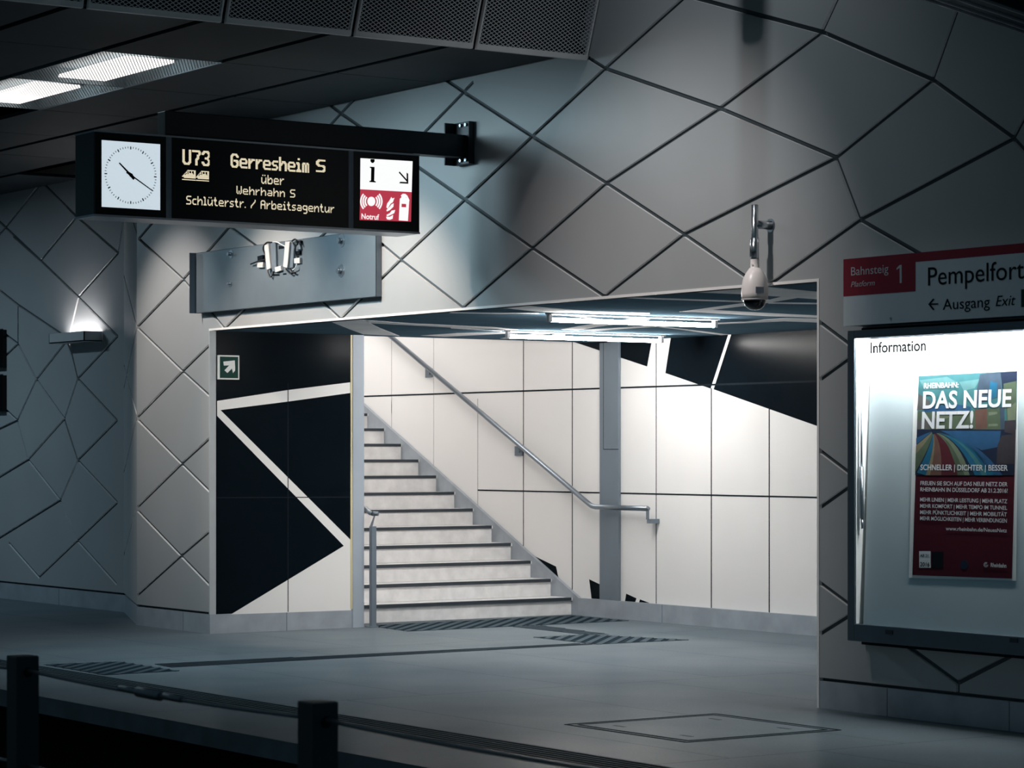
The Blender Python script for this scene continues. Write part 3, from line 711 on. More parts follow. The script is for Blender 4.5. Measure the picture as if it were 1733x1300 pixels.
m = MB(); m.prism(clk(312, -rr*0.18, rr*0.10, 0.022, 0.020, 0.003), (0.002, 0, 0)); m.prism(clk(312, rr*0.10, rr*0.60, 0.013, 0.009, 0.003), (0.002, 0, 0)); ob('hour_hand', m, 'ink', ck)
m = MB(); m.prism(clk(121, -rr*0.20, rr*0.08, 0.016, 0.014, 0.006), (0.002, 0, 0)); m.prism(clk(121, rr*0.08, rr*0.98, 0.009, 0.006, 0.006), (0.002, 0, 0)); m.disc(cc+Vector((0.005, 0, 0)), (1, 0, 0), 0.013, 0.004, 16); ob('minute_hand', m, 'ink', ck)
# departure board
m = MB(); m.box((XS-0.013, yc2, dz0+0.002), (XS, yi0, dz1-0.006)); db = ob('departure_board', m, 'blackplastic', t)
G = {
'U':'10001 10001 10001 10001 10001 10001 01110','7':'11111 00001 00010 00010 00100 00100 00100','3':'01110 10001 00001 00110 00001 10001 01110',
'G':'01110 10001 10000 10111 10001 10001 01110','S':'01111 10000 10000 01110 00001 00001 11110','W':'10001 10001 10001 10001 10101 10101 01010',
'A':'01110 10001 10001 11111 10001 10001 10001','e':'00000 00000 01110 10001 11111 10000 01111','r':'0000 0000 1011 1100 1000 1000 1000',
's':'0000 0000 0111 1000 0110 0001 1110','h':'10000 10000 10110 11001 10001 10001 10001','i':'010 000 110 010 010 010 111','m':'00000 00000 11010 10101 10101 10101 10101',
'u':'00000 00000 10001 10001 10001 10011 01101','\u00fc':'01010 00000 10001 10001 10001 10011 01101','b':'10000 10000 10110 11001 10001 10001 11110',
'a':'00000 00000 01110 00001 01111 10001 01111','n':'00000 00000 10110 11001 10001 10001 10001','c':'0000 0000 0111 1000 1000 1000 0111',
'l':'110 010 010 010 010 010 111','t':'0100 0100 1110 0100 0100 0100 0011','.':'0 0 0 0 0 0 1','/':'00001 00001 00010 00100 01000 10000 10000',
'g':'00000 00000 01111 10001 10001 01111 00001 00001 01110',' ':'000 000 000 000 000 000 000'}
def raster(txt):
    rows = [[] for _ in range(9)]
    for ch in txt:
        g = G[ch].split(); wd = len(g[0]); g = g + ['0'*wd]*(9-len(g))
        for r in range(9): rows[r] += [int(c) for c in g[r]]+[0]
    return [r[:-1] for r in rows]
def epx(b):
    H, W = len(b), len(b[0]); o = [[0]*(2*W) for _ in range(2*H)]; g = lambda y, x: b[y][x] if 0 <= y < H and 0 <= x < W else 0
    for y in range(H):
        for x in range(W):
            P, A, B, C, D_ = g(y, x), g(y-1, x), g(y, x+1), g(y, x-1), g(y+1, x); e = [P]*4
            if C == A and C != D_ and A != B: e[0] = A
            if A == B and A != C and B != D_: e[1] = B
            if D_ == C and D_ != B and C != A: e[2] = C
            if B == D_ and B != A and D_ != C: e[3] = D_
            o[2*y][2*x], o[2*y][2*x+1], o[2*y+1][2*x], o[2*y+1][2*x+1] = e
    return o
def led(mb, txt, xl, xr, ytop, ybase, bold=False, bits=None):
    b = bits or epx(raster(txt)); H = len(b) if bits else 14; W = len(b[0])
    if bold: b = [[1 if r[x] or (x and r[x-1]) else 0 for x in range(W)] for r in b]
    a, c, tp = fz(xl, ybase), fz(xr, ybase), fz(xl, ytop); du = (c.y-a.y)/W; dv_ = (tp.z-a.z)/H
    for y, r in enumerate(b):
        for x, v in enumerate(r):
            if v:
                yy = a.y+du*(x+0.5); z = tp.z-dv_*(y+0.5); hw_, hh = du*0.50, dv_*0.41
                mb.face([(XS+0.0015, yy-hw_, z-hh), (XS+0.0015, yy+hw_, z-hh), (XS+0.0015, yy+hw_, z+hh), (XS+0.0015, yy-hw_, z+hh)])
m = MB()
led(m, 'U73', 308.5, 354.5, 252.5, 278.5, True); led(m, 'Gerresheim', 390, 523, 259.5, 283.5, True); led(m, 'S', 534.5, 550.5, 269.5, 291, True)
led(m, '\u00fcber', 442, 480.5, 295.5, 311.0); led(m, 'Wehrhahn S', 400, 499.5, 314.5, 328.5); led(m, 'Schl\u00fcterstr. / Arbeitsagentur', 315, 565.5, 331, 346)
tr = '000000111111111 000001010010011 000011010010011 000101011111011 001011111111111 011111111111111 111111111111111 001111111111111 000000000000000 111111111111111'.split()
tr = [[int(c) for c in r] for r in tr]
led(m, '', 308, 331, 287, 304.5, bits=tr); led(m, '', 331.5, 353.5, 288.5, 306, bits=tr)
ob('led_lettering', m, 'led', db)
# information panel
m = MB(); m.box((XS-0.013, yi1, dz0+0.002), (XS, dy1-0.002, dz1-0.006)); ip = ob('information_panel', m, 'blackplastic', t)
Q = lambda *pts: [fz(440+x/4.56, 180+y/4.56) for x, y in pts]
def on(mb, pts, x, mi=0): mb.prism([p+Vector((x, 0, 0)) for p in Q(*pts)], (0.0008, 0, 0), mi)
m = MB(); on(m, [(775,400),(1177,424),(1170,662),(773,640)], 0.0005); on(m, [(773,640),(1170,662),(1165,890),(768,878)], 0.0006, 1); ob('lit_field', m, ['infowhite', 'infored'], ip)
m = MB()
cir = lambda cx, cy, rx, ry, n=20: [(cx+rx*math.cos(2*math.pi*k/n), cy+ry*math.sin(2*math.pi*k/n)) for k in range(n)]
on(m, [(852,407),(882,408),(884,425),(872,438),(860,436),(851,424)], 0.002); on(m, [(848,466),(883,468),(880,575),(892,580),(892,588),(843,584),(843,577),(855,572),(857,478),(847,474)], 0.002)
ob('letter_pictogram', m, 'ink', ip); m = MB(); on(m, [(1070,512),(1076,503),(1138,572),(1130,580)], 0.002); on(m, [(1130,512),(1142,520),(1143,598),(1073,594),(1081,582),(1131,585)], 0.0022); ob('arrow_pictogram', m, 'ink', ip)
m = MB()
def arc(mb, cx, cy, r0, r1, a0, a1, x, sy=1.25):
    n = 10; A = [a0+(a1-a0)*k/n for k in range(n+1)]
    on(mb, [(cx+r1*math.cos(math.radians(a)), cy+r1*sy*math.sin(math.radians(a))) for a in A]+[(cx+r0*math.cos(math.radians(a)), cy+r0*sy*math.sin(math.radians(a))) for a in A[::-1]], x)
on(m, cir(858, 734, 31, 36), 0.002)
for r in (47, 64, 81):
    arc(m, 858, 734, r-5.5, r+5.5, -42, 42, 0.002, 1.05); arc(m, 858, 734, r-5.5, r+5.5, 138, 222, 0.002, 1.05)
on(m, [(1012,700),(1020,712),(1036,706),(1024,740),(1006,752),(984,790),(974,780),(980,750),(996,730)], 0.002)
on(m, [(1030,748),(1028,775),(1002,800),(978,812),(975,800),(1000,775),(1012,758)], 0.0022)
on(m, [(1042,800),(1034,825),(1005,840),(980,850),(975,838),(1000,825),(1015,805)], 0.002)
on(m, [(1026,838),(1022,868),(1000,876),(978,872),(972,852),(1000,853)], 0.0022)
on(m, [(1078,715),(1092,700),(1086,688),(1100,675),(1120,676),(1136,690),(1152,724),(1146,734),(1130,704),(1118,700),(1134,710),(1150,728),(1140,885),(1070,880)], 0.002)
a = fz(440+782/4.56, 180+868/4.56); b = fz(440+918/4.56, 180+868/4.56)
text(m, 'Notruf', (XS+0.0025, a.y, a.z), (0, 1, 0), b.y-a.y, 0.037, bold=0.02)
ob('white_pictogram', m, 'infowhite', ip)
m = MB(); on(m, [(1091,752),(1126,754),(1125,780),(1090,778)], 0.0032); ob('gauge_mark', m, 'infored', ip)

# ------------------------------------------------------------------ stripped sign tray on the wall
YP = -0.055
c6 = lambda x, y, Y=YP: PY(310+x/4.684, 360+y/4.684, Y)
px0, px1 = PY(331, 470, YP).x, PY(636, 470, YP).x; pz0, pz1 = (PY(340, 529, YP).z+PY(635, 503, YP).z)/2, (PY(338, 421, YP).z+PY(635, 395, YP).z)/2
t = thing('sign_tray', 'bare galvanised sign back tray with exposed ballasts on the wall below the display', 'sign tray', ((px0+px1)/2, YP, pz0))
m = MB(); m.box((px0, YP, pz0), (px1, YP+0.003, pz1)); ob('back_sheet', m, 'galv', t)
m = MB(); m.box((px0, YP-0.06, pz0), (px0+0.003, YP, pz1)); ob('flange', m, 'steelmatte', t)
m = MB(); m.box((px1-0.003, YP, pz0), (px1, -0.002, pz1)); ob('flange', m, 'steelmatte', t)
for z_ in (pz0, pz1-0.003):
    m = MB(); m.box((px0, YP, z_), (px1, YP+0.045, z_+0.003)); ob('return_edge', m, 'steelmatte', t)
for x_ in (px0+0.3, px1-0.36):
    m = MB(); m.box((x_, YP+0.003, pz0+0.12), (x_+0.06, -0.002, pz1-0.12)); ob('stand_off', m, 'steelmatte', t)
for cx_, cy_, r in ((380,328,0.035), (378,563,0.024), (1255,222,0.052), (1253,460,0.052)):
    c = c6(cx_, cy_); m = MB(); m.disc(c+Vector((0, 0.001, 0)), (0, -1, 0), r, 0.004, 20); m.disc(c-Vector((0.006, 0.003, 0)), (0, -1, 0), r*0.45, 0.03, 6); ob('fixing_nut', m, 'steel', t)
B8 = lambda x, y, Y=YP: PY(400+x/12.38, 390+y/12.38, Y)
def block(name, pts, d, mt, par=t):
    m = MB(); m.prism([B8(x, y, YP-0.001) for x, y in pts], (0, -d, 0)); return ob(name, m, mt, par, bevel=0.002)
block('ballast', [(662,318),(745,282),(792,798),(712,832)], 0.035, 'ballast'); block('ballast', [(1102,230),(1195,245),(1145,785),(1055,765)], 0.035, 'ballast')
block('ballast_bracket', [(752,262),(860,262),(880,860),(795,860)], 0.02, 'steelmatte'); block('ballast_bracket', [(1200,250),(1250,300),(1225,780),(1160,790)], 0.02, 'steelmatte')
for nm, pts, mt in (('terminal_block', [(482,676),(600,665),(600,778),(482,780)], 'ballast'), ('terminal_block', [(850,775),(975,740),(988,840),(865,880)], 'ballast'),
                    ('terminal_block', [(1255,590),(1375,572),(1375,690),(1258,694)], 'ballast'), ('terminal_block', [(485,545),(600,515),(600,640),(495,660)], 'ink'),
                    ('terminal_block', [(1270,440),(1370,425),(1370,500),(1270,510)], 'ink'), ('terminal_block', [(1315,320),(1370,290),(1390,400),(1310,410)], 'galv')):
    block(nm, pts, 0.022, mt)
for pts in ([(765,915),(905,915),(905,950),(765,955)], [(980,900),(1050,895),(1050,925),(980,935)], [(1110,890),(1250,875),(1250,905),(1120,915)], [(890,320),(1000,330),(1000,380),(890,395)]):
    block('cable_slot', pts, 0.002, 'ink')
def cab(pts, mt='cable', r=0.0065):
    P = [B8(x, y, YP-0.02-0.012*math.sin(i*1.3)) for i, (x, y) in enumerate(pts)]
    out = []
    for i in range(len(P)-1):
        p0, p1, p2, p3 = P[max(i-1, 0)], P[i], P[i+1], P[min(i+2, len(P)-1)]
        for k in range(6):
            u = k/6; out.append(0.5*((2*p1)+(-p0+p2)*u+(2*p0-5*p1+4*p2-p3)*u*u+(-p0+3*p1-3*p2+p3)*u**3))
    out.append(P[-1]); m = MB(); m.tube(out, r, 8); ob('cable', m, mt, t)
cab([(740,255),(640,255),(565,350),(590,480),(650,560)]); cab([(660,740),(665,880),(712,970),(765,900),(775,820)]); cab([(650,600),(480,640),(300,705)])
cab([(1170,225),(1215,185),(1265,210),(1280,300),(1290,400)]); cab([(1195,260),(1225,360),(1240,500),(1300,575)]); cab([(1040,810),(1110,890),(1160,905)]); cab([(1130,800),(1170,870),(1230,885)])
cab([(770,245),(850,245),(950,300),(1040,345)], 'cablewhite', 0.005); cab([(1270,700),(1240,780),(1180,830)], 'cablewhite', 0.005); cab([(1340,220),(1330,280),(1350,310)])
m = MB(); m.tube([B8(1335, 215, YP-0.015), B8(1335, 270, YP-0.015)], 0.02, 10); ob('gland', m, 'ink', t)

# ------------------------------------------------------------------ dome camera
wp = PY(1300, 382, 0); cxx = wp.x-0.004; CY = -0.125
zt, zb = PY(1277, 347, CY).z, PY(1277, 440, CY).z
cX = PY(1277.5, 400, CY).x
t = thing('dome_camera', 'white egg shaped dome camera on a steel pipe above the opening corner', 'camera', (cX, CY, zb))
m = MB(); m.tube([(cX, CY, zb-0.01), (cX, CY, zt)], 0.0215, 16); m.lathe((cX, CY, 0), [(0.0, zt-0.004), (0.016, zt+0.002), (0.0215, zt)]); ob('pipe', m, 'chrome', t)
m = MB(); m.tube([(cX, CY, zb), (cX, CY, zb+(zt-zb)*0.40)], 0.0255, 16); m.tube([(cX-0.028, CY-0.01, zb+0.02), (cX-0.028, CY-0.01, zb+0.13)], 0.006, 8); ob('sleeve', m, 'chrome', t)
zarm = PY(1290, 381, -0.06).z
m = MB(); m.tube([(cX, CY, zarm), (cX+0.002, -0.001, zarm)], 0.027, 16); m.disc((cX+0.002, -0.004, zarm), (0, 1, 0), 0.043, 0.003, 20); ob('wall_arm', m, 'chrome', t)
zdt, zds, zdb = PY(1277, 457, CY).z, PY(1277, 507, CY).z, PY(1277, 526, CY).z
m = MB(); m.lathe((cX, CY, 0), [(0.028, zb+0.004), (0.028, zb-0.055), (0.034, zb-0.062), (0.034, zb-0.072)]); m.disc((cX+0.01, CY-0.03, zb-0.03), (0.3, -1, 0), 0.006, 0.004, 8); ob('collar', m, 'camwhite', t)
hh = zdt-zds
m = MB(); m.lathe((cX, CY, 0), [(0.0, zdt+0.015), (0.034, zdt+0.012), (0.058, zdt-hh*0.12), (0.075, zdt-hh*0.32), (0.083, zdt-hh*0.58), (0.084, zdt-hh*0.8), (0.081, zds), (0.0, zds)]); hs = ob('housing', m, 'camwhite', t)
m = MB(); l0 = Vector((cX, CY, zds+hh*0.3)); dn = (Vector((CAM.x, CAM.y, 0))-Vector((cX, CY, 0))).normalized(); sd = Vector((-dn.y, dn.x, 0)); sd = -sd if sd.x < 0 and sd.y < 0 else sd
lc = l0+(dn*0.93+sd*0.36).normalized()*0.0795; ls = UP.cross((lc-l0).normalized())
m.prism([lc+ls*0.026-UP*0.019, lc-ls*0.026-UP*0.019, lc-ls*0.026+UP*0.019, lc+ls*0.026+UP*0.019], (lc-l0).normalized()*0.006); ob('label_plate', m, 'steelmatte', hs)
m = MB(); m.lathe((cX, CY, 0), [(0.072, zds+0.003), (0.071, zds-0.012), (0.06, zdb+0.028), (0.04, zdb+0.011), (0.018, zdb+0.004), (0.0, zdb+0.003)]); dm = ob('dome', m, 'lens', t)
m = MB(); m.lathe((cX, CY, 0), [(0.084, zds+0.004), (0.0845, zds-0.006), (0.077, zds-0.006), (0.076, zds+0.004)]); ob('dome_ring', m, 'camwhite', t)

# ------------------------------------------------------------------ wall lamp on the left recess
L = [PY(x, y, YD-0.2) for x, y in ((83, 564), (142, 561.5), (142, 577.7), (83, 581))]
lx0, lx1 = L[0].x, L[1].x; lz1, lz0 = (L[0].z+L[1].z)/2, (L[2].z+L[3].z)/2
t = thing('wall_lamp', 'box shaped wall lamp throwing light up the left recess wall', 'lamp', ((lx0+lx1)/2, YD, lz0))
m = MB(); m.box((lx0, YD-0.2, lz0), (lx1, YD-0.19, lz1)); m.box((lx0, YD-0.2, lz0), (lx1, YD-0.002, lz0+0.01)); m.box((lx0, YD-0.2, lz0), (lx0+0.01, YD-0.002, lz1)); m.box((lx1-0.01, YD-0.2, lz0), (lx1, YD-0.002, lz1)); ob('housing', m, 'frame', t)
m = MB(); m.box((lx0+0.06, YD-0.15, lz1-0.035), (lx1-0.06, YD-0.05, lz1-0.025)); ob('light_panel', m, 'wallglow', t)
for lab, y0, y1 in (('upper black board at the left edge of the recess wall', 558, 622), ('lower black board at the left edge of the recess wall', 635, 696)):
    a, b = PY(4, y0, YD-0.05), PY(4, y1, YD-0.05); m = MB(); m.box((a.x-0.9, YD-0.05, b.z), (a.x, YD-0.001, a.z)); t = thing('wall_sign', lab, 'board', (a.x-0.45, YD, b.z), 'black boards'); ob('panel', m, 'blackplastic', t)
    m = MB(); m.box((a.x-0.9, YD-0.054, b.z-0.01), (a.x, YD-0.04, b.z)); m.box((a.x-0.9, YD-0.054, a.z), (a.x, YD-0.04, a.z+0.01)); ob('edge_strip', m, 'darkmetal', t)

# ------------------------------------------------------------------ platform sign
YG = -0.15
S7 = lambda x, y: (1383+x/3.714, 400+y/3.714)
a, b = PY(1427.5, 439, YG), PY(1428.5, 552, YG); sx1 = 10.35
t = thing('platform_sign', 'grey and dark red station name sign above the information case', 'sign', ((a.x+sx1)/2, YG, b.z))
m = MB(); m.box((a.x, YG, b.z), (sx1, -0.001, a.z)); ob('board', m, 'board', t)
rb = PY(1549.5, 493, YG); rt = PY(1549.5, 443.5, YG).z
m = MB(); m.prism([(a.x, YG-0.001, a.z), (sx1, YG-0.001, a.z), (sx1, YG-0.001, rt), (rb.x, YG-0.001, rt), (rb.x, YG-0.001, rb.z), (a.x, YG-0.001, rb.z)], (0, 0.002, 0)); ob('red_field', m, 'red', t)
m = MB(); yt = YG-0.0016
text_y(m, 'Bahnsteig', 1440.3, 1503.5, 452.5, 466.5, yt, shear=0); ob('heading_lettering', m, 'inkwhite', t); m = MB(); text_y(m, 'Platform', 1440, 1480.5, 477, 486, yt, shear=0.25); ob('small_lettering', m, 'inkwhite', t); m = MB()
m.prism([PY(x, y, yt) for x, y in ((1517, 457), (1517.5, 453.8), (1522.5, 448.6), (1525.8, 448.3), (1526, 479), (1522.6, 479.3), (1522.4, 453.2))], (0, 0.0004, 0)); ob('number', m, 'inkwhite', t)
m = MB()
text_y(m, 'Pempelfort', 1570.5, 1733, 453, 483.5, yt, bold=0.0)
ob('name_lettering', m, 'ink', t); m = MB(); text_y(m, 'Ausgang', 1595.5, 1675, 506.5, 524.5, yt); ob('way_out_lettering', m, 'ink', t); m = MB(); text_y(m, 'Exit', 1685, 1718.5, 501, 518.5, yt, shear=0.25); ob('exit_lettering', m, 'ink', t); m = MB()
aw = lambda *pts: [PY(*S7(x, y), yt) for x, y in pts]
m.prism(aw((698,427),(728,392),(738,396),(714,422),(760,421),(760,429),(714,431),(738,460),(728,464)), (0, -0.0005, 0)); ob('arrow', m, 'ink', t)
g0, g1 = PY(1728.5, 490, YG), PY(1728.5, 520, YG)
m = MB(); m.box((g0.x, YG-0.002, g1.z), (g0.x+0.15, YG, g0.z)); ob('green_pictogram', m, 'green', t)
m = MB(); c = PY(1507.5, 539, YG); m.disc(c, (0, -1, 0), 0.008, 0.003, 12); ob('screw', m, 'steel', t)

# ------------------------------------------------------------------ information case
YI = -0.16
a, b = PY(1434, 560, YI), PY(1433, 1084, YI); cx0, cx1, cz1, cz0 = a.x, 10.30, a.z, b.z
t = thing('information_case', 'lit glazed information case on the wall below the platform sign', 'showcase', ((cx0+cx1)/2, YI, cz0))
i0, i1 = PY(1445.5, 573, YI), PY(1447, 1056, YI); ix0, iz1, iz0 = i0.x, i0.z, i1.z
m = MB(); y2 = -0.001
m.box((cx0, YI, cz0), (ix0, y2, cz1)); m.box((ix0, YI, iz1), (cx1, YI+0.010, cz1)); m.box((ix0, YI+0.010, cz1-0.006), (cx1, y2, cz1)); m.box((ix0, YI, cz0), (cx1, y2, iz0)); m.box((cx1-0.06, YI, iz0), (cx1, y2, cz1)); ob('frame', m, 'caseframe', t, bevel=0.004)
m = MB(); m.box((cx0-0.02, -0.03, cz0-0.03), (cx1+0.02, -0.0005, cz1+0.02)); ob('shadow_gap', m, 'ink', t)
m = MB(); m.box((ix0, -0.031, iz0), (cx1-0.06, -0.0306, iz1)); ob('rear_sheet', m, 'caseside', t)
TT = PY(1473.5, 608, -0.040); TB = PY(1461, 1057, -0.128); TV = Vector((0, TT.y-TB.y, TT.z-TB.z)).normalized(); TN = Vector((0, -TV.z, TV.y))   # panel leans forward at its foot
def LP(px, py, off=0.0): return PP(px, py, TT+TN*off, TN)
m = MB(); m.prism([TT, (cx1-0.1, TT.y, TT.z), (cx1-0.1, TB.y, TB.z), TB], (0, 0.008, 0)); lf = ob('back_panel', m, 'caseback', t)
m = MB(); hz = PY(1450, 609, -0.036).z; m.box((ix0+0.002, -0.036, hz), (cx1-0.061, -0.0325, iz1-0.001)); ob('header', m, 'header', t)
m = MB(); text_y(m, 'Information', 1473, 1567, 580, 597.5, -0.0366, bold=0.022); ob('header_lettering', m, 'inkdeep', t)
m = MB(); m.box((ix0, YI+0.012, iz0+0.001), (ix0+0.004, -0.032, iz1-0.001)); ob('side_lining', m, 'caseside', t)
s0, s1, s2, s3 = (PY(*p_, -0.13) for p_ in ((1458, 745), (1458, 790), (1459, 878), (1460, 895)))
m = MB(); m.tube([PY(1459, 690, -0.13), s0, s1], 0.006, 10); m.tube([s1, s2], 0.012, 12); m.tube([s2, s3], 0.009, 10); ob('gas_strut', m, 'steel', t)
m = MB(); m.box((ix0+0.02, YI+0.016, iz1+0.012), (cx1-0.08, YI+0.045, iz1+0.026)); ob('lamp', m, 'caseglow', t)
m = MB(); m.box((ix0, YI+0.002, iz0), (cx1-0.06, YI+0.006, iz1-0.0005)); ob('glass_pane', m, 'glass', t)
for lx in (1505, 1716):
    p = PY(lx, 1070 if lx < 1600 else 1084, YI); m = MB(); m.box((p.x-0.03, YI-0.004, p.z-0.012), (p.x+0.03, YI+0.001, p.z+0.012)); lk = ob('lock', m, 'darkmetal', t)

# ------------------------------------------------------------------ poster in the case
YO = 0.004   # distance in front of the leaning panel
P8 = lambda x, y: (1530+x/6.84, 610+y/6.84)
ps = thing('poster', 'teal and dark red transit poster in a clear sleeve inside the information case', 'poster', LP(1630, 980))
m = MB(); m.prism([LP(x, y, 0.003) for x, y in [(1547,634),(1723,625),(1719,983),(1538,978)]], -TN*0.002); ob('sleeve', m, 'caseside', ps)
m = MB(); m.prism([LP(x, y, YO) for x, y in [(1554.6,636.6),(1721.5,628),(1712.5,979.5),(1544,973.5)]], -TN*0.0008); sh = ob('sheet', m, 'postered', ps)
def pmat(n, c): M[n] = mat('print_'+n, tuple(v*0.46 for v in c), 0.6, 0, 0.1, var=0.12, vscale=14)
for n, c in (('sky', (0.10,0.33,0.36)), ('skyhi', (0.22,0.48,0.50)), ('blue', (0.05,0.17,0.36)), ('navy', (0.025,0.04,0.09)), ('slate', (0.10,0.15,0.22)), ('olive', (0.16,0.22,0.14)),
             ('paleolive', (0.30,0.36,0.24)), ('tan', (0.36,0.31,0.20)), ('cyan', (0.03,0.23,0.40)), ('brown', (0.26,0.14,0.11)), ('maroon', (0.15,0.03,0.045)), ('grey', (0.20,0.19,0.19)), ('dusk', (0.09,0.075,0.09))): pmat(n, c)
keys = ['sky','skyhi','blue','navy','slate','olive','paleolive','tan','cyan','brown','maroon','grey','dusk']
m = MB()
def pr(k, pts, o): m.prism([LP(*P8(x, y), YO+0.0003+o*0.00012) for x, y in pts], -TN*0.0002, keys.index(k))
pr('sky', [(168,182),(1310,125),(1297,800),(150,800)], 0)
pr('skyhi', [(180,230),(500,190),(620,260),(420,330),(240,340)], 1); pr('skyhi', [(640,250),(880,215),(820,320),(690,350)], 1)
pr('slate', [(880,160),(1120,135),(1130,420),(800,520),(850,300)], 2); pr('cyan', [(1000,240),(1080,262),(1070,420),(960,480)], 3)
pr('grey', [(168,385),(300,470),(310,560),(150,580)], 3); pr('blue', [(230,540),(620,510),(780,540),(760,600),(230,600)], 4)
pr('olive', [(160,590),(800,585),(1140,540),(1140,800),(152,800)], 4); pr('paleolive', [(350,640),(530,620),(520,660),(380,720)], 5); pr('grey', [(152,690),(420,660),(360,790),(152,795)], 5)
pr('brown', [(820,570),(960,560),(960,790),(830,795)], 5); pr('paleolive', [(975,600),(1080,595),(1080,620),(980,640)], 6); pr('paleolive', [(975,735),(1085,735),(1085,760),(975,765)], 6)
pr('slate', [(1105,540),(1165,540),(1160,800),(1120,800)], 6); pr('navy', [(1118,140),(1310,125),(1300,330),(1135,330)], 6)
pr('olive', [(1152,270),(1300,240),(1296,690),(1195,695),(1180,560),(1150,520)], 7); pr('paleolive', [(1195,560),(1298,480),(1290,690),(1200,695)], 8); pr('dusk', [(1165,700),(1292,690),(1290,860),(1160,830)], 8)
# lower half: curving stripes
pr('navy', [(152,800),(1293,800),(1270,1330),(128,1330)], 5); pr('blue', [(420,812),(1120,818),(1100,1000),(900,1040),(620,900)], 6); pr('dusk', [(1130,870),(1290,850),(1280,1200),(1070,1200),(1080,990)], 7)
van = (330, 825)
def stripe(k, b0, b1, c0, c1, o):
    n = 9; qa, qb = [], []
    for i in range(n+1):
        u = i/n
        for (B, C, lst) in ((b0, c0, qa), (b1, c1, qb)):
            x = (1-u)**2*van[0]+2*u*(1-u)*C[0]+u*u*B[0]; y = (1-u)**2*van[1]+2*u*(1-u)*C[1]+u*u*B[1]; lst.append((x, y))
    pr(k, qa[1:]+qb[:0:-1], o)
stripe('blue', (140,900), (140,975), (280,830), (290,850), 8); stripe('tan', (138,985), (134,1090), (300,850), (310,880), 8); stripe('olive', (134,1090), (128,1300), (310,880), (340,930), 8)
stripe('cyan', (150,1300), (250,1330), (345,930), (365,960), 9); stripe('tan', (250,1330), (320,1330), (370,960), (400,950), 8); stripe('brown', (300,1330), (430,1330), (385,950), (450,930), 9)
stripe('maroon', (430,1330), (620,1330), (450,930), (560,930), 9); stripe('olive', (620,1330), (720,1330), (530,900), (600,900), 9); stripe('paleolive', (700,1330), (760,1330), (560,880), (640,890), 10)
stripe('cyan', (820,1330), (1080,1330), (620,860), (800,900), 9); stripe('blue', (1000,1330), (1140,1330), (740,860), (840,880), 9); stripe('sky', (900,1330), (960,1330), (680,860), (760,900), 10)
ob('picture', m, keys, sh)
m = MB(); yw = YO+0.0022
for body, xl, xr, yt_, yb_, bd in (('RHEINBAHN:', 1563.5, 1622, 648.8, 657.5, 0.02), ('DAS NEUE', 1561.5, 1711, 663.8, 691, 0.025), ('NETZ!', 1559.5, 1646.5, 698, 725, 0.025),
        ('SCHNELLER | DICHTER | BESSER', 1557.5, 1705.5, 786.5, 795.5, 0.015), ('FREUEN SIE SICH AUF DAS NEUE NETZ DER', 1557.5, 1705, 814.5, 821, 0.012), ('RHEINBAHN IN D\u00dcSSELDORF AB 21.2.2016!', 1557.5, 1705, 825, 831.5, 0.012),
        ('MEHR LINIEN | MEHR LEISTUNG | MEHR PLATZ', 1557, 1704.5, 842.3, 848.5, 0.012), ('MEHR KOMFORT | MEHR TEMPO IM TUNNEL', 1557, 1704.5, 853, 859.2, 0.012),
        ('MEHR P\u00dcNKTLICHKEIT | MEHR MOBILIT\u00c4T', 1557, 1704, 863.7, 870, 0.012), ('MEHR M\u00d6GLICHKEITEN | MEHR VERBINDUNGEN', 1557, 1704, 874, 880.2, 0.012), ('www.rheinbahn.de/NeuesNetz', 1600.5, 1704, 891.5, 897.5, 0.01)):
    text_p(m, body, xl, xr, yt_, yb_, yw, bold=bd)
Z9 = lambda x, y: (1540+x/8.98, 920+y/8.98)
text_p(m, 'Rheinbahn', 1676.5, 1703, 953, 959.5, yw, bold=0.02)
for r0 in (3.4, 1.7):
    n = 14; ring = [LP(1668.5+r0*math.cos(2*math.pi*k/n*0.86), 956+r0*1.1*math.sin(2*math.pi*k/n*0.86), yw) for k in range(n+1)]
    for p, q in zip(ring, ring[1:]): m.bar(p, q, 0.0008, 0.003, up=(0, 0, 1)) if abs((q-p).z) < abs((q-p).x) else m.bar(p, q, 0.003, 0.0008, up=(0, 1, 0))
ob('white_lettering', m, 'inkwhite', sh)
m = MB(); bx = lambda x0, y0, x1, y1, Y: [LP(*Z9(x, y), Y) for x, y in ((x0, y0), (x1, y0), (x1, y1), (x0, y1))]
m.prism(bx(140,116,312,368, YO+0.0009), -TN*0.0006, 0); m.prism(bx(335,125,505,372, YO+0.0009), -TN*0.0006, 1)
m.prism([LP(*Z9(765+60*0+62*math.cos(k*0.45)+58, 325+72*math.sin(k*0.45)), YO+0.0009) for k in range(14)], -TN*0.0006, 2); ob('emblem_field', m, ['inkwhite', 'ink', 'navy'], sh)
m = MB(); text_p(m, 'AB 21.', 1557, 1573, 938, 942.5, YO+0.0012, bold=0.015); text_p(m, '2016', 1557, 1573, 951.5, 958.5, YO+0.0012, bold=0.02); ob('dark_lettering', m, 'ink', sh)

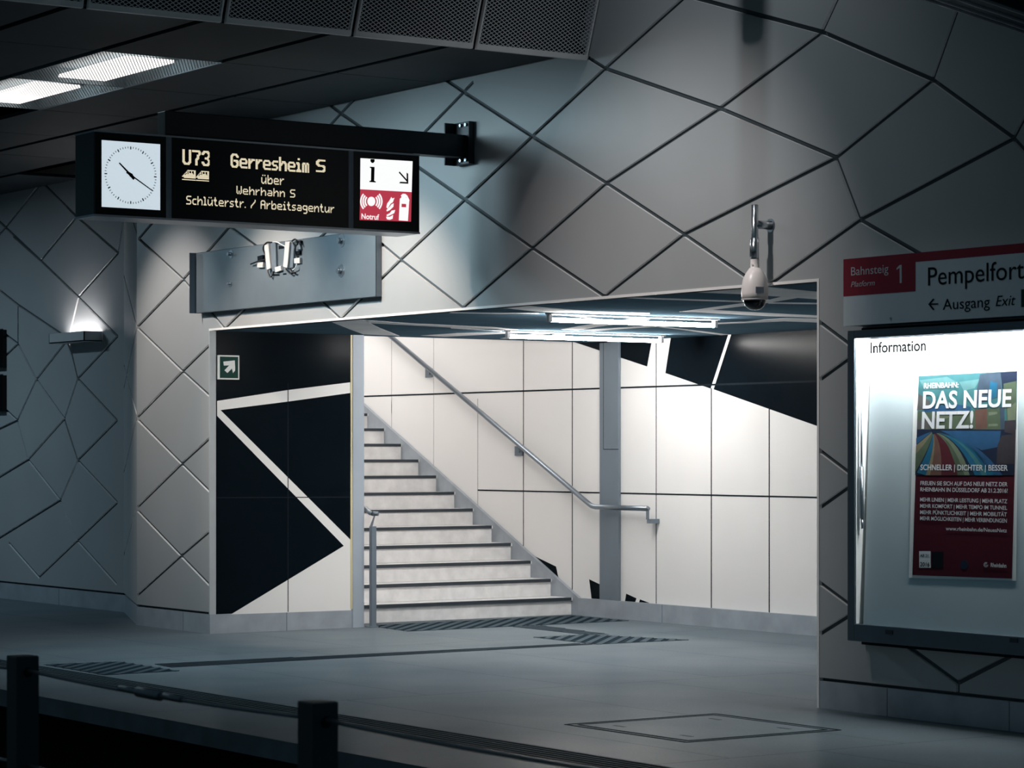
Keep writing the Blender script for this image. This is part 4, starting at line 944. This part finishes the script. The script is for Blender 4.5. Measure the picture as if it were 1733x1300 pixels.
# ------------------------------------------------------------------ lights
def area(name, loc, size, sy, power, col, target=None, spread=180, disk=False):
    l = bpy.data.lights.new(name, 'AREA'); l.energy = power; l.color = col; l.size = size
    l.shape = 'DISK' if disk else 'RECTANGLE'
    if not disk: l.size_y = sy
    l.spread = math.radians(spread)
    o = bpy.data.objects.new(name, l); COL.objects.link(o); o.location = loc
    if target is not None:
        o.rotation_euler = (Vector(target)-Vector(loc)).to_track_quat('-Z', 'Y').to_euler()
    return o
def spot(name, loc, target, power, col, ang, blend=0.6, r=0.12):
    l = bpy.data.lights.new(name, 'SPOT'); l.energy = power; l.color = col; l.spot_size = math.radians(ang); l.spot_blend = blend; l.shadow_soft_size = r
    o = bpy.data.objects.new(name, l); COL.objects.link(o); o.location = loc
    o.rotation_euler = (Vector(target)-Vector(loc)).to_track_quat('-Z', 'Y').to_euler(); return o
WARM = (1.0, 0.93, 0.90)
spot('downlight_main', (7.4, -4.0, 6.3), (6.35, 0.0, 1.95), 790, WARM, 46, 1.0, 0.12)
spot('upper_wall_fill', (7.3, -1.3, 6.3), (7.0, 0.0, 3.0), 85, (0.84, 0.93, 1.0), 100, 1.0, 0.10)  # unseen spot added to brighten the upper wall and cast the pipe's band
for i in (0, -1):                                   # inside the two lit ceiling lamps
    X = xa0+i*mx_+0.7
    spot('lamp_light', (X, ya0+0.46, ZC-0.01), (X+1.3, 0.1, 1.3), 330, (0.62, 0.88, 1.0), 124, 0.9, 0.45)
for X, P, warm in ((3.05, 510, (1.0, 0.82, 0.69)), (1.25, 530, (1.0, 0.82, 0.69)), (-0.55, 300, (1.0, 0.92, 0.86))):   # wall washers recessed in the low ceiling
    spot('wall_washer', (X, -2.0, ZC-0.02), (X, 0.0, 2.25), P, warm, 54, 0.8, 0.07)
area('recess_fill', (-6.0, -2.6, 4.25), 1.2, 0.4, 85, (0.60, 0.84, 1.0), (-6.0, -2.6, 0))  # unseen teal fill added to lift the left recess wall
area('stair_fill', (-3.6, 2.8, 4.6), 3.0, 1.2, 115, (1.0, 0.97, 0.95), (-3.6, 2.9, 0))  # unseen area light added to brighten the upper stairs
w = bpy.data.worlds.new('station_air'); sc.world = w; w.use_nodes = True
bg = w.node_tree.nodes['Background']; bg.inputs['Color'].default_value = (0.36, 0.64, 0.80, 1); bg.inputs['Strength'].default_value = 0.10

# ------------------------------------------------------------------ camera
cd = bpy.data.cameras.new('camera'); co = bpy.data.objects.new('camera', cd); COL.objects.link(co)
co.location = CAM; co.rotation_euler = (math.pi/2, 0, math.atan2(-D.x, D.y))
cd.sensor_fit = 'HORIZONTAL'; cd.sensor_width = 36; cd.lens = FP/1733*36; cd.shift_y = (HY-650)/1733; cd.clip_end = 200
cd.dof.use_dof = True; cd.dof.focus_distance = 19.5; cd.dof.aperture_fstop = 8
sc.camera = co
sc.view_settings.view_transform = 'Standard'; sc.view_settings.look = 'None'; sc.view_settings.exposure = 0; sc.view_settings.gamma = 1
